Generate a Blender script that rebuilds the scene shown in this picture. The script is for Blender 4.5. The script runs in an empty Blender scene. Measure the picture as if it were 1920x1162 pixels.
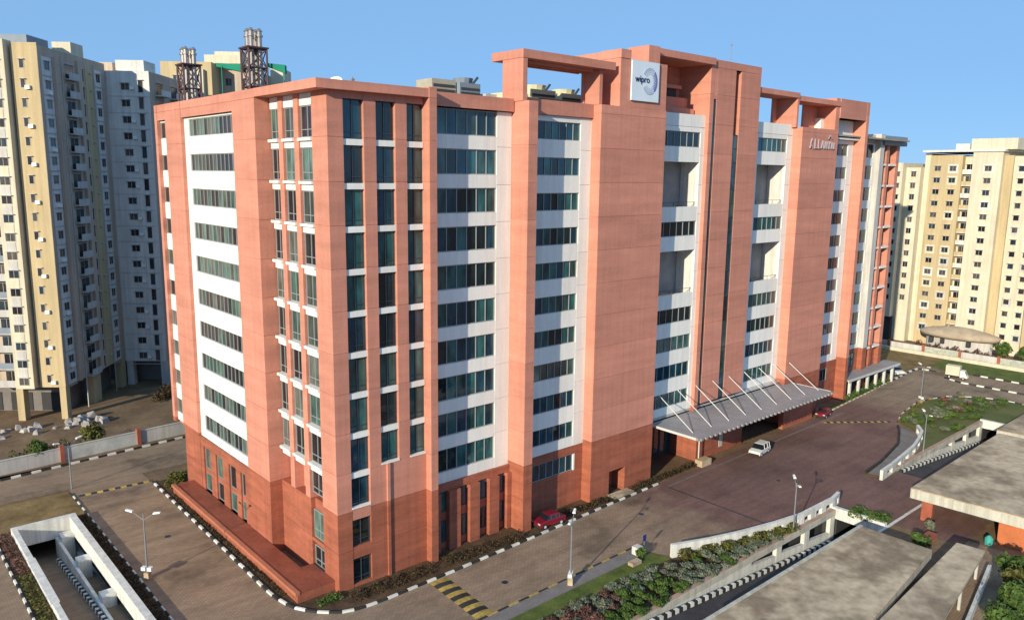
import bpy, math, random
import numpy as np
from mathutils import Matrix, Vector
R = math.radians
random.seed(7)
rng = np.random.default_rng(7)
scene = bpy.context.scene
COL = scene.collection

# ------------------------------------------------------------------ camera, sky, sun, exposure
cam_d = bpy.data.cameras.new('camera')
cam = bpy.data.objects.new('camera', cam_d)
COL.objects.link(cam)
cam_d.sensor_width = 36.0
cam_d.lens = 1474.84 / 1920 * 36.0
cam_d.clip_end = 6000
yaw, pit, rol = R(48.5926), R(9.7421), R(0.6957)
fwd = Vector((math.cos(yaw) * math.cos(pit), math.sin(yaw) * math.cos(pit), -math.sin(pit)))
rgt = Vector((math.sin(yaw), -math.cos(yaw), 0))
up = rgt.cross(fwd)
r2 = rgt * math.cos(rol) + up * math.sin(rol)
u2 = -rgt * math.sin(rol) + up * math.cos(rol)
M = Matrix((r2, u2, -fwd)).transposed().to_4x4()
M.translation = Vector((-33.186, -64.264, 39.919))
cam.matrix_world = M
scene.camera = cam

SUN_EL = R(17.5)
SUN_DIR = Vector((-0.942, -0.336, 0)).normalized()      # horizontal direction towards the sun
world = bpy.data.worlds.new('World')
scene.world = world
world.use_nodes = True
wn = world.node_tree
wn.nodes.clear()
sky = wn.nodes.new('ShaderNodeTexSky')
sky.sky_type = 'NISHITA'
sky.sun_disc = False
sky.sun_elevation = SUN_EL
sky.sun_rotation = math.atan2(SUN_DIR.x, SUN_DIR.y)
sky.altitude = 3000
sky.air_density = 1.0
sky.dust_density = 0.0
sky.ozone_density = 6.0
haze_mix = wn.nodes.new('ShaderNodeMix')          # evens the clear-sky gradient out, the same in every direction
haze_mix.data_type = 'RGBA'
haze_mix.inputs['Factor'].default_value = 0.72
haze_mix.inputs['B'].default_value = (3.1, 5.9, 9.7, 1)
bg = wn.nodes.new('ShaderNodeBackground')
bg.inputs['Strength'].default_value = 0.09
wo = wn.nodes.new('ShaderNodeOutputWorld')
wn.links.new(sky.outputs[0], haze_mix.inputs['A'])
wn.links.new(haze_mix.outputs['Result'], bg.inputs[0])
wn.links.new(bg.outputs[0], wo.inputs[0])

sun_d = bpy.data.lights.new('sun', 'SUN')
sun_d.energy = 5.0
sun_d.angle = R(0.6)
sun_d.color = (1.0, 0.91, 0.70)
sun = bpy.data.objects.new('sun', sun_d)
COL.objects.link(sun)
ldir = -(SUN_DIR * math.cos(SUN_EL) + Vector((0, 0, math.sin(SUN_EL))))
sun.rotation_euler = ldir.to_track_quat('-Z', 'Y').to_euler()
sun.location = (-60, -40, 80)
vs = scene.view_settings
vs.view_transform = 'Standard'
vs.look = 'None'
vs.exposure = 0.13
vs.gamma = 1.0
vs.use_curve_mapping = False

# ------------------------------------------------------------------ materials
def nodes(name):
    m = bpy.data.materials.new(name)
    m.use_nodes = True
    nt = m.node_tree
    return m, nt, nt.nodes['Principled BSDF']

def mottled(name, c, rough=0.85, amt=0.18, scale=0.6, stretch=(1, 1, 1), c2=None, fine=6.0, bump=0.15,
            spec=0.3, metal=0.0, rnd=0.0, streak=0.0, lo=0.3, hi=0.7):
    """base colour with large stains, fine grain, slight bump; optional per-object variation"""
    m, nt, b = nodes(name)
    N, L = nt.nodes, nt.links
    geo = N.new('ShaderNodeNewGeometry')
    mp = N.new('ShaderNodeVectorMath'); mp.operation = 'MULTIPLY'
    mp.inputs[1].default_value = stretch
    L.new(geo.outputs['Position'], mp.inputs[0])
    n1 = N.new('ShaderNodeTexNoise'); n1.inputs['Scale'].default_value = scale
    n1.inputs['Detail'].default_value = 6; n1.inputs['Roughness'].default_value = 0.6
    L.new(mp.outputs[0], n1.inputs['Vector'])
    n2 = N.new('ShaderNodeTexNoise'); n2.inputs['Scale'].default_value = fine
    n2.inputs['Detail'].default_value = 4
    L.new(geo.outputs['Position'], n2.inputs['Vector'])
    rp = N.new('ShaderNodeValToRGB')
    rp.color_ramp.elements[0].position = lo
    rp.color_ramp.elements[1].position = hi
    ca = tuple(x * (1 - amt) for x in c)
    cb = tuple(min(1, x * (1 + amt)) for x in c) if c2 is None else c2
    rp.color_ramp.elements[0].color = (*ca, 1)
    rp.color_ramp.elements[1].color = (*cb, 1)
    L.new(n1.outputs['Fac'], rp.inputs[0])
    mx = N.new('ShaderNodeMix'); mx.data_type = 'RGBA'; mx.blend_type = 'MULTIPLY'
    mx.inputs['Factor'].default_value = 1.0
    mr = N.new('ShaderNodeMapRange')
    mr.inputs['From Min'].default_value = 0.25; mr.inputs['From Max'].default_value = 0.75
    mr.inputs['To Min'].default_value = 1 - amt * 0.7; mr.inputs['To Max'].default_value = 1 + amt * 0.4
    L.new(n2.outputs['Fac'], mr.inputs['Value'])
    L.new(rp.outputs[0], mx.inputs['A'])
    L.new(mr.outputs[0], mx.inputs['B'])
    last = mx.outputs['Result']
    if streak:
        sm = N.new('ShaderNodeVectorMath'); sm.operation = 'MULTIPLY'; sm.inputs[1].default_value = (1.6, 1.6, 0.09)
        L.new(geo.outputs['Position'], sm.inputs[0])
        sn = N.new('ShaderNodeTexNoise'); sn.inputs['Scale'].default_value = 1.0; sn.inputs['Detail'].default_value = 7
        sn.inputs['Roughness'].default_value = 0.65
        L.new(sm.outputs[0], sn.inputs['Vector'])
        sr = N.new('ShaderNodeMapRange')
        sr.inputs['From Min'].default_value = 0.36; sr.inputs['From Max'].default_value = 0.6
        sr.inputs['To Min'].default_value = 1 - streak; sr.inputs['To Max'].default_value = 1.0
        L.new(sn.outputs['Fac'], sr.inputs['Value'])
        sx_ = N.new('ShaderNodeMix'); sx_.data_type = 'RGBA'; sx_.blend_type = 'MULTIPLY'; sx_.inputs['Factor'].default_value = 1
        L.new(last, sx_.inputs['A']); L.new(sr.outputs[0], sx_.inputs['B']); last = sx_.outputs['Result']
    if rnd:
        oi = N.new('ShaderNodeObjectInfo')
        hs = N.new('ShaderNodeHueSaturation')
        m2 = N.new('ShaderNodeMapRange')
        m2.inputs['To Min'].default_value = 1 - rnd; m2.inputs['To Max'].default_value = 1 + rnd
        L.new(oi.outputs['Random'], m2.inputs['Value'])
        L.new(m2.outputs[0], hs.inputs['Value'])
        L.new(last, hs.inputs['Color'])
        last = hs.outputs[0]
    L.new(last, b.inputs['Base Color'])
    b.inputs['Roughness'].default_value = rough
    b.inputs['Specular IOR Level'].default_value = spec
    b.inputs['Metallic'].default_value = metal
    if bump:
        bp = N.new('ShaderNodeBump'); bp.inputs['Strength'].default_value = bump
        bp.inputs['Distance'].default_value = 0.03
        L.new(n2.outputs['Fac'], bp.inputs['Height'])
        L.new(bp.outputs[0], b.inputs['Normal'])
    return m

def glass(name, cols, rough=0.06, spec=0.8):
    """opaque tinted glazing, one of several tints (blind up, blind down...) for each pane"""
    m, nt, b = nodes(name)
    N, L = nt.nodes, nt.links
    oi = N.new('ShaderNodeObjectInfo')
    rp = N.new('ShaderNodeValToRGB'); rp.color_ramp.interpolation = 'CONSTANT'
    els = rp.color_ramp.elements
    while len(els) < len(cols): els.new(0.5)
    for i, c in enumerate(cols):
        els[i].position = i / len(cols); els[i].color = (*c, 1)
    L.new(oi.outputs['Random'], rp.inputs[0])
    geo = N.new('ShaderNodeNewGeometry')
    st = N.new('ShaderNodeVectorMath'); st.operation = 'MULTIPLY'; st.inputs[1].default_value = (1, 1, 0.35)
    L.new(geo.outputs['Position'], st.inputs[0])
    n = N.new('ShaderNodeTexNoise'); n.inputs['Scale'].default_value = 1.3; n.inputs['Detail'].default_value = 3
    L.new(st.outputs[0], n.inputs['Vector'])
    mr = N.new('ShaderNodeMapRange')
    mr.inputs['From Min'].default_value = 0.3; mr.inputs['From Max'].default_value = 0.7
    mr.inputs['To Min'].default_value = 0.45; mr.inputs['To Max'].default_value = 1.5
    L.new(n.outputs['Fac'], mr.inputs['Value'])
    mx = N.new('ShaderNodeMix'); mx.data_type = 'RGBA'; mx.blend_type = 'MULTIPLY'
    mx.inputs['Factor'].default_value = 1.0
    L.new(rp.outputs[0], mx.inputs['A']); L.new(mr.outputs[0], mx.inputs['B'])
    L.new(mx.outputs['Result'], b.inputs['Base Color'])
    b.inputs['Roughness'].default_value = rough
    b.inputs['Specular IOR Level'].default_value = spec
    bp = N.new('ShaderNodeBump'); bp.inputs['Strength'].default_value = 0.06; bp.inputs['Distance'].default_value = 0.2
    n3 = N.new('ShaderNodeTexNoise'); n3.inputs['Scale'].default_value = 0.7
    L.new(geo.outputs['Position'], n3.inputs['Vector'])
    L.new(n3.outputs['Fac'], bp.inputs['Height']); L.new(bp.outputs[0], b.inputs['Normal'])
    return m

def pavers(name, ca, cb, edge=None, tile=0.5):
    """interlocking pavers: fine joints, patchy tone, dark worn tracks; optional second tone beyond an X line"""
    m, nt, b = nodes(name)
    N, L = nt.nodes, nt.links
    geo = N.new('ShaderNodeNewGeometry')
    n1 = N.new('ShaderNodeTexNoise'); n1.inputs['Scale'].default_value = 0.12
    n1.inputs['Detail'].default_value = 8; n1.inputs['Roughness'].default_value = 0.62
    L.new(geo.outputs['Position'], n1.inputs['Vector'])
    br = N.new('ShaderNodeTexBrick'); br.inputs['Scale'].default_value = 1.0
    br.inputs['Brick Width'].default_value = tile; br.inputs['Row Height'].default_value = tile / 2
    br.inputs['Mortar Size'].default_value = 0.02
    br.inputs['Color1'].default_value = (0.85, 0.85, 0.85, 1); br.inputs['Color2'].default_value = (1.12, 1.1, 1.08, 1)
    br.inputs['Mortar'].default_value = (0.55, 0.53, 0.5, 1)
    L.new(geo.outputs['Position'], br.inputs['Vector'])
    rp = N.new('ShaderNodeValToRGB')
    e = rp.color_ramp.elements
    e[0].position = 0.36; e[0].color = (*[x * 0.5 for x in ca], 1)
    e[1].position = 0.6; e[1].color = (*ca, 1)
    e.new(0.46).color = (*[x * 0.82 for x in ca], 1)
    L.new(n1.outputs['Fac'], rp.inputs[0])
    col = rp.outputs[0]
    if edge:
        sx = N.new('ShaderNodeSeparateXYZ'); L.new(geo.outputs['Position'], sx.inputs[0])
        n4 = N.new('ShaderNodeTexNoise'); n4.inputs['Scale'].default_value = 0.25; n4.inputs['Detail'].default_value = 4
        L.new(geo.outputs['Position'], n4.inputs['Vector'])
        ad = N.new('ShaderNodeMath'); ad.operation = 'MULTIPLY_ADD'
        ad.inputs[1].default_value = 14; L.new(n4.outputs['Fac'], ad.inputs[0]); L.new(sx.outputs['X'], ad.inputs[2])
        f1 = N.new('ShaderNodeMapRange'); f1.inputs['From Min'].default_value = edge[0]; f1.inputs['From Max'].default_value = edge[0] + 7
        f2 = N.new('ShaderNodeMapRange'); f2.inputs['From Min'].default_value = edge[1]; f2.inputs['From Max'].default_value = edge[1] - 9
        L.new(ad.outputs[0], f1.inputs['Value']); L.new(ad.outputs[0], f2.inputs['Value'])
        mn = N.new('ShaderNodeMath'); mn.operation = 'MINIMUM'
        L.new(f1.outputs[0], mn.inputs[0]); L.new(f2.outputs[0], mn.inputs[1])
        rp2 = N.new('ShaderNodeValToRGB'); e = rp2.color_ramp.elements
        e[0].position = 0.3; e[0].color = (*[x * 0.6 for x in cb], 1)
        e[1].position = 0.65; e[1].color = (*cb, 1)
        L.new(n1.outputs['Fac'], rp2.inputs[0])
        mx0 = N.new('ShaderNodeMix'); mx0.data_type = 'RGBA'
        L.new(mn.outputs[0], mx0.inputs['Factor']); L.new(col, mx0.inputs['A']); L.new(rp2.outputs[0], mx0.inputs['B'])
        col = mx0.outputs['Result']
    # streaks of wear along X and blotches
    st = N.new('ShaderNodeVectorMath'); st.operation = 'MULTIPLY'; st.inputs[1].default_value = (0.12, 1.1, 1)
    L.new(geo.outputs['Position'], st.inputs[0])
    n2 = N.new('ShaderNodeTexNoise'); n2.inputs['Scale'].default_value = 0.8; n2.inputs['Detail'].default_value = 5
    L.new(st.outputs[0], n2.inputs['Vector'])
    mr = N.new('ShaderNodeMapRange')
    mr.inputs['From Min'].default_value = 0.3; mr.inputs['From Max'].default_value = 0.7
    mr.inputs['To Min'].default_value = 0.82; mr.inputs['To Max'].default_value = 1.1
    L.new(n2.outputs['Fac'], mr.inputs['Value'])
    mx = N.new('ShaderNodeMix'); mx.data_type = 'RGBA'; mx.blend_type = 'MULTIPLY'; mx.inputs['Factor'].default_value = 1
    L.new(col, mx.inputs['A']); L.new(mr.outputs[0], mx.inputs['B'])
    mx2 = N.new('ShaderNodeMix'); mx2.data_type = 'RGBA'; mx2.blend_type = 'MULTIPLY'; mx2.inputs['Factor'].default_value = 0.8
    L.new(mx.outputs['Result'], mx2.inputs['A']); L.new(br.outputs[0], mx2.inputs['B'])
    L.new(mx2.outputs['Result'], b.inputs['Base Color'])
    b.inputs['Roughness'].default_value = 0.8
    b.inputs['Specular IOR Level'].default_value = 0.3
    return m

def leafy(name, ca, cb):
    m, nt, b = nodes(name)
    N, L = nt.nodes, nt.links
    geo = N.new('ShaderNodeNewGeometry')
    n = N.new('ShaderNodeTexNoise'); n.inputs['Scale'].default_value = 1.4; n.inputs['Detail'].default_value = 4
    L.new(geo.outputs['Position'], n.inputs['Vector'])
    rp = N.new('ShaderNodeValToRGB'); e = rp.color_ramp.elements
    e[0].position = 0.35; e[0].color = (*ca, 1); e[1].position = 0.65; e[1].color = (*cb, 1)
    L.new(n.outputs['Fac'], rp.inputs[0])
    L.new(rp.outputs[0], b.inputs['Base Color'])
    b.inputs['Roughness'].default_value = 0.7
    b.inputs['Specular IOR Level'].default_value = 0.25
    return m

PINK = mottled('pink_granite', (0.60, 0.25, 0.178), 0.75, 0.13, 0.35, (0.35, 0.35, 2.2), fine=5, bump=0.12, rnd=0.07, streak=0.10)
DARKRED = mottled('red_granite_base', (0.385, 0.12, 0.07), 0.7, 0.22, 0.5, (0.5, 0.5, 2.6), fine=5, bump=0.2, rnd=0.06, streak=0.15)
TERRA = mottled('polished_red_paving', (0.26, 0.075, 0.045), 0.4, 0.25, 0.6, fine=3, bump=0.1, spec=0.5)
WHITE = mottled('white_cladding', (0.85, 0.82, 0.77), 0.7, 0.06, 0.5, (1, 1, 0.3), fine=3, bump=0.05, rnd=0.04, streak=0.09)
PLASTER = mottled('white_plaster', (0.70, 0.68, 0.63), 0.8, 0.14, 0.8, (1, 1, 0.35), fine=4, bump=0.15, streak=0.2)
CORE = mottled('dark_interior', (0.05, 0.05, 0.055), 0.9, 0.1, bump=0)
TERRB = mottled('recess_shade_grey', (0.24, 0.25, 0.27), 0.6, 0.15)  # terrace back wall, shade of the recess put into the colour
ROOFM = mottled('roof_screed', (0.33, 0.29, 0.25), 0.9, 0.2, 0.4)
GLASSL = glass('tinted_glass_west', [(0.045, 0.10, 0.085), (0.012, 0.012, 0.016), (0.03, 0.02, 0.024), (0.085, 0.15, 0.125),
                                     (0.016, 0.02, 0.022), (0.05, 0.065, 0.06), (0.10, 0.115, 0.10)], 0.12, 0.5)
GLASSR = glass('tinted_glass_front', [(0.012, 0.055, 0.085), (0.009, 0.022, 0.03), (0.03, 0.11, 0.115), (0.010, 0.045, 0.07), (0.02, 0.085, 0.09),
                                      (0.04, 0.08, 0.075), (0.010, 0.018, 0.022)], 0.05, 0.7)
MULL = mottled('grey_mullion', (0.30, 0.32, 0.32), 0.5, 0.05, bump=0, spec=0.5)
MULLD = mottled('dark_mullion', (0.05, 0.055, 0.06), 0.5, 0.05, bump=0, spec=0.5)
GREY = mottled('grey_panel', (0.22, 0.26, 0.31), 0.6, 0.1)
CONC = mottled('weathered_concrete', (0.47, 0.345, 0.225), 0.9, 0.38, 0.18, c2=(0.60, 0.46, 0.31), fine=1.2, bump=0.3, lo=0.4, hi=0.56)
FASC = mottled('pale_fascia', (0.55, 0.52, 0.44), 0.8, 0.14, 0.7, (1, 1, 0.3), streak=0.3)
CANOPY = mottled('grey_canopy_sheet', (0.30, 0.28, 0.28), 0.55, 0.12, 0.5, fine=3, spec=0.5)
STEEL = mottled('painted_steel', (0.62, 0.60, 0.57), 0.45, 0.08, bump=0, spec=0.5)
POLE = mottled('grey_lamp_pole', (0.20, 0.21, 0.22), 0.5, 0.08, bump=0, spec=0.5)
LAMPW = mottled('white_lamp_head', (0.80, 0.80, 0.78), 0.4, 0.03, bump=0)
RUST = mottled('dark_red_lattice', (0.085, 0.045, 0.05), 0.7, 0.2)
INOX = mottled('stainless_flue', (0.40, 0.35, 0.32), 0.32, 0.1, bump=0.02, metal=0.7)
KBLACK = mottled('kerb_black', (0.035, 0.035, 0.035), 0.8, 0.3, rnd=0.2)
KWHITE = mottled('kerb_white', (0.68, 0.66, 0.60), 0.8, 0.15, rnd=0.12)
KYELL = mottled('kerb_yellow', (0.44, 0.30, 0.075), 0.85, 0.35, 2.0, rnd=0.15)
ROADM = pavers('grey_pavers', (0.34, 0.235, 0.155), None)
FOREM = pavers('forecourt_pavers', (0.335, 0.24, 0.165), (0.235, 0.132, 0.112), (45, 118))
ASPH = mottled('dark_asphalt', (0.065, 0.058, 0.06), 0.85, 0.3, 0.4, fine=4)
WALKM = mottled('grey_sidewalk', (0.20, 0.18, 0.17), 0.85, 0.2, 0.6)
SOIL = mottled('dry_soil', (0.17, 0.105, 0.062), 0.95, 0.35, 0.12, c2=(0.27, 0.175, 0.10), fine=1.4, bump=0.4)
DARKSOIL = mottled('planting_soil', (0.085, 0.045, 0.03), 0.95, 0.4, 0.6, c2=(0.14, 0.085, 0.04), fine=3, bump=0.4)
DRYG = mottled('dry_grass_earth', (0.20, 0.125, 0.045), 0.95, 0.4, 0.35, c2=(0.30, 0.20, 0.085), fine=2.5, bump=0.4)
LAWN = mottled('lawn', (0.075, 0.115, 0.022), 0.9, 0.35, 0.5, c2=(0.14, 0.17, 0.035), fine=4, bump=0.4)
LAWN2 = mottled('patchy_lawn', (0.085, 0.13, 0.028), 0.9, 0.3, 0.16, c2=(0.17, 0.155, 0.055), fine=3, bump=0.4)
BEIGE = mottled('beige_render', (0.54, 0.42, 0.245), 0.85, 0.1, 0.25, (1, 1, 0.3), fine=4, bump=0.05, streak=0.16)
CREAM = mottled('cream_render', (0.66, 0.59, 0.45), 0.85, 0.08, 0.3, fine=4, bump=0.05, streak=0.16)
BROWN = mottled('brown_and_shade_render', (0.54, 0.42, 0.33), 0.85, 0.12, 0.25, (1, 1, 0.3), fine=4, bump=0.05, streak=0.2)  # brown render; on the tower sides the tone also carries shade
PALE = mottled('pale_grey_render', (0.56, 0.53, 0.50), 0.85, 0.1, 0.3, bump=0.05, streak=0.2)
APG = glass('apartment_glass', [(0.02, 0.02, 0.025), (0.04, 0.035, 0.035), (0.03, 0.045, 0.06), (0.08, 0.075, 0.07)], 0.15, 0.5)
PALE2 = mottled('light_grey_and_shadow_render', (0.70, 0.67, 0.64), 0.85, 0.1, 0.3, bump=0.05, streak=0.2)  # pale columns; on the second wing the grey stands in for shadow
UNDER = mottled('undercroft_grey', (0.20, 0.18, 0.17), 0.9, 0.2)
BRICKR = mottled('brick_red_paint', (0.34, 0.10, 0.06), 0.85, 0.2)
TILE = mottled('weathered_tile_roof', (0.42, 0.33, 0.24), 0.85, 0.2, 0.5)
NET = mottled('green_shade_net', (0.01, 0.22, 0.14), 0.8, 0.15)
LEAFG = leafy('leaf_green', (0.03, 0.065, 0.012), (0.10, 0.15, 0.03))
LEAFY_ = leafy('leaf_olive', (0.055, 0.06, 0.012), (0.15, 0.14, 0.03))
LEAFS = leafy('leaf_silver', (0.07, 0.085, 0.06), (0.20, 0.22, 0.15))
LEAFR = leafy('leaf_red', (0.07, 0.03, 0.025), (0.19, 0.10, 0.075))
LEAFB = leafy('leaf_brown', (0.03, 0.022, 0.012), (0.09, 0.06, 0.025))
BARK = mottled('bark', (0.13, 0.085, 0.05), 0.9, 0.3)
NAVY = mottled('navy_print', (0.008, 0.015, 0.07), 0.6, 0.05, bump=0)
BLUER = mottled('blue_print', (0.10, 0.12, 0.42), 0.6, 0.05, bump=0)
PALEBL = mottled('pale_blue_print', (0.40, 0.47, 0.62), 0.6, 0.05, bump=0)
SIGNB = mottled('sign_board', (0.70, 0.77, 0.85), 0.6, 0.05, 0.4, bump=0)
SIGNL = mottled('lavender_letters', (0.40, 0.34, 0.38), 0.6, 0.1, bump=0)
CARW = mottled('white_car_paint', (0.74, 0.73, 0.70), 0.25, 0.02, bump=0, spec=0.6)
CARR = mottled('red_car_paint', (0.20, 0.008, 0.022), 0.25, 0.05, bump=0, spec=0.6)
CARG = mottled('car_glass', (0.012, 0.014, 0.018), 0.08, 0.02, bump=0, spec=0.8)
TYRE = mottled('tyre_rubber', (0.015, 0.015, 0.015), 0.9, 0.1, bump=0)
LENS = mottled('lamp_lens', (0.55, 0.53, 0.5), 0.15, 0.02, bump=0, spec=0.8)
BLUEP = mottled('blue_paint', (0.02, 0.04, 0.2), 0.5, 0.1, bump=0)
TEAL = mottled('turquoise_plastic', (0.06, 0.33, 0.29), 0.5, 0.1, bump=0)
RUBBLE = mottled('pale_rubble', (0.36, 0.32, 0.30), 0.9, 0.3, 1.5, rnd=0.2)

# ------------------------------------------------------------------ mesh helpers
BOXF = [(0, 3, 2, 1), (4, 5, 6, 7), (0, 1, 5, 4), (1, 2, 6, 5), (2, 3, 7, 6), (3, 0, 4, 7)]

class MB:
    def __init__(s): s.v, s.f, s.mi = [], [], []
    def add(s, vs, fs, mi=0):
        o = len(s.v); s.v += [tuple(p) for p in vs]
        for f in fs: s.f.append(tuple(i + o for i in f)); s.mi.append(mi)
        return s
    def box(s, x0, x1, y0, y1, z0, z1, mi=0):
        return s.add([(x0, y0, z0), (x1, y0, z0), (x1, y1, z0), (x0, y1, z0),
                      (x0, y0, z1), (x1, y0, z1), (x1, y1, z1), (x0, y1, z1)], BOXF, mi)
    def bar(s, a, b, r, n=6, mi=0, r2=None):
        a, b = Vector(a), Vector(b); d = (b - a).normalized()
        t = d.cross(Vector((0, 0, 1)));
        if t.length < 1e-4: t = Vector((1, 0, 0))
        t.normalize(); w = d.cross(t); r2 = r if r2 is None else r2
        vs = []
        for p, rr in ((a, r), (b, r2)):
            for k in range(n):
                an = 2 * math.pi * k / n
                vs.append(p + (t * math.cos(an) + w * math.sin(an)) * rr)
        fs = [(k, (k + 1) % n, n + (k + 1) % n, n + k) for k in range(n)]
        fs += [tuple(range(n - 1, -1, -1)), tuple(range(n, 2 * n))]
        return s.add(vs, fs, mi)
    def prism(s, poly, z0, z1, mi=0):
        n = len(poly)
        vs = [(p[0], p[1], z0) for p in poly] + [(p[0], p[1], z1) for p in poly]
        fs = [(k, (k + 1) % n, n + (k + 1) % n, n + k) for k in range(n)]
        fs += [tuple(range(n - 1, -1, -1)), tuple(range(n, 2 * n))]
        return s.add(vs, fs, mi)
    def mesh(s, name, mats, smooth=False):
        me = bpy.data.meshes.new(name)
        me.from_pydata(s.v, [], s.f)
        for m in (mats if isinstance(mats, (list, tuple)) else [mats]): me.materials.append(m)
        if any(s.mi): me.polygons.foreach_set('material_index', s.mi)
        if smooth: me.polygons.foreach_set('use_smooth', [True] * len(me.polygons))
        me.update()
        return me
    def build(s, name, mats, parent=None, smooth=False):
        return link(name, s.mesh(name, mats, smooth), parent)

def wm(o):
    m = o.matrix_basis.copy()
    if o.parent: m = wm(o.parent) @ o.matrix_parent_inverse @ m
    return m

def link(name, data, parent=None, loc=None, rz=None, world_coords=True):
    o = bpy.data.objects.new(name, data)
    COL.objects.link(o)
    if loc is not None: o.location = loc
    if rz is not None: o.rotation_euler = (0, 0, rz)
    if parent is not None:
        o.parent = parent
        if world_coords: o.matrix_parent_inverse = wm(parent).inverted()
    return o

LOCAL = [None]      # builders working in a rotated thing's own axes set this to that thing's matrix
def bx(name, x0, x1, y0, y1, z0, z1, mat, parent=None):
    me = MB().box(min(x0, x1), max(x0, x1), min(y0, y1), max(y0, y1), min(z0, z1), max(z0, z1)).mesh(name, mat)
    o = link(name, me, None)
    if LOCAL[0] is not None: o.matrix_basis = LOCAL[0]
    if parent is not None:
        o.parent = parent; o.matrix_parent_inverse = wm(parent).inverted()
    return o

def tag(o, label, cat, group=None):
    o['label'] = label; o['category'] = cat
    if group: o['group'] = group
    return o
def struct(o): o['kind'] = 'structure'; return o
def empty(name, loc=(0, 0, 0), rz=0):
    return link(name, None, None, loc, rz)

_cache = {}
def cached(key, fn):
    if key not in _cache: _cache[key] = fn()
    return _cache[key]

# place a mesh defined in facade axes (u along wall, out = outwards, z up)
FACE = {'-X': Matrix(((0, -1, 0, 0), (1, 0, 0, 0), (0, 0, 1, 0), (0, 0, 0, 1))),   # u->+Y, out->-X
        '-Y': Matrix(((1, 0, 0, 0), (0, -1, 0, 0), (0, 0, 1, 0), (0, 0, 0, 1))),   # u->+X, out->-Y
        '+X': Matrix(((0, 1, 0, 0), (1, 0, 0, 0), (0, 0, 1, 0), (0, 0, 0, 1)))}    # u->+Y, out->+X
def fmat(face, u, out, z):
    F = FACE[face]
    p = F @ Vector((u, out, z))
    m = Matrix.Translation(p) @ F
    return (LOCAL[0] @ m) if LOCAL[0] is not None else m
def pfb(face, pts):                      # vertices for a shared facade mesh (mirrored faces baked in)
    return pts
def place(name, me, face, u, out, z, parent):
    """shared mesh me built with +y = outwards; -Y and mirrored faces handled by baking the mirror into the mesh"""
    o = link(name, me, None)
    base = Matrix.Translation(Vector({'-X': (-out, u, z), '-Y': (u, -out, z), '+X': (out, u, z)}[face]))
    o.matrix_basis = (LOCAL[0] @ base) if LOCAL[0] is not None else base
    if parent is not None:
        o.parent = parent; o.matrix_parent_inverse = wm(parent).inverted()
    return o
def fbox(mb, face, u0, u1, o0, o1, z0, z1, mi=0):
    if face == '-X': mb.box(-o1, -o0, u0, u1, z0, z1, mi)
    elif face == '+X': mb.box(o0, o1, u0, u1, z0, z1, mi)
    else: mb.box(u0, u1, -o1, -o0, z0, z1, mi)

def window(parent, face, u0, u1, z0, z1, out, n, gmat, fmat_=None, name='window', transom=None, pane=False, fr=0.07, hood=False):
    """frame with mullions (one part) and its panes (sub-parts)"""
    w, h = u1 - u0, z1 - z0
    fmat_ = fmat_ or MULL
    def mk():
        mb = MB()
        fbox(mb, face, 0, w, -0.12, 0.03, 0, fr); fbox(mb, face, 0, w, -0.12, 0.03, h - fr, h)
        fbox(mb, face, 0, fr, -0.12, 0.027, fr, h - fr); fbox(mb, face, w - fr, w, -0.12, 0.027, fr, h - fr)
        for k in range(1, n):
            c = w * k / n; fbox(mb, face, c - fr * 0.45, c + fr * 0.45, -0.12, 0.024, fr, h - fr)
        if transom: fbox(mb, face, fr, w - fr, -0.12, 0.02, h * transom - fr * 0.4, h * transom + fr * 0.4)
        if not pane:
            fbox(mb, face, fr * 0.5, w - fr * 0.5, -0.1, 0.012 if hood else -0.06, fr * 0.5, h - fr * 0.5, 1)
            if hood: fbox(mb, face, -0.12, w + 0.12, -0.05, 0.32, h + 0.02, h + 0.1, 0)
        return mb.mesh(name, [fmat_, gmat])
    me = cached((name, face, round(w, 2), round(h, 2), n, gmat.name, fmat_.name, transom, pane, fr, hood), mk)
    o = place(name, me, face, u0, out, z0, parent)
    if pane:
        pw = w / n
        pm = cached(('pane', face, round(pw, 3), round(h, 2), gmat.name),
                    lambda: (lambda mb: (fbox(mb, face, 0.012, pw - 0.012, -0.02, 0.0, 0.03, h - 0.03), mb.mesh('pane', gmat))[1])(MB()))
        for k in range(n):
            place('pane', pm, face, u0 + k * pw, out - 0.06, z0, o)
    return o

H = 3.9
ZB = [43.8 - H * k for k in range(10)]          # ribbon window sills, top floor first

def clad(name, parent, x0, x1, y0, y1, z0, z1, split=7.95, gap=0.035, inset=0.05):
    """wall block: a core with storey-high granite panels, red base below the split line"""
    core = bx(name, x0 + inset, x1 - inset, y0 + inset, y1 - inset, z0, z1 - inset, DARKRED if z1 < split + .1 else PINK, parent)
    zs = [z0]
    if z0 < split - 0.1:
        if split > 4.2 + z0 and z0 + 3.975 < z1 - 0.25: zs.append(z0 + 3.975)
        if split < z1 - 0.3: zs.append(split)
    k = 0
    lv = [split + H * k for k in range(1, 13)]
    zs += [z for z in lv if z > zs[-1] + 0.6 and z < z1 - 0.6]
    if zs[-1] < z1 - 0.01: zs.append(z1)
    for a, b in zip(zs[:-1], zs[1:]):
        m = DARKRED if b <= split + 0.01 else PINK
        me = cached(('clad', round(x1 - x0, 3), round(y1 - y0, 3), round(b - a, 3), m.name),
                    lambda: MB().box(0, x1 - x0, 0, y1 - y0, 0, b - a - (gap if b < z1 else 0)).mesh('cladding_panel', m))
        o = link('cladding_panel', me, None, (x0, y0, a))
        o.parent = core; o.matrix_parent_inverse = wm(core).inverted()
    return core

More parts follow.
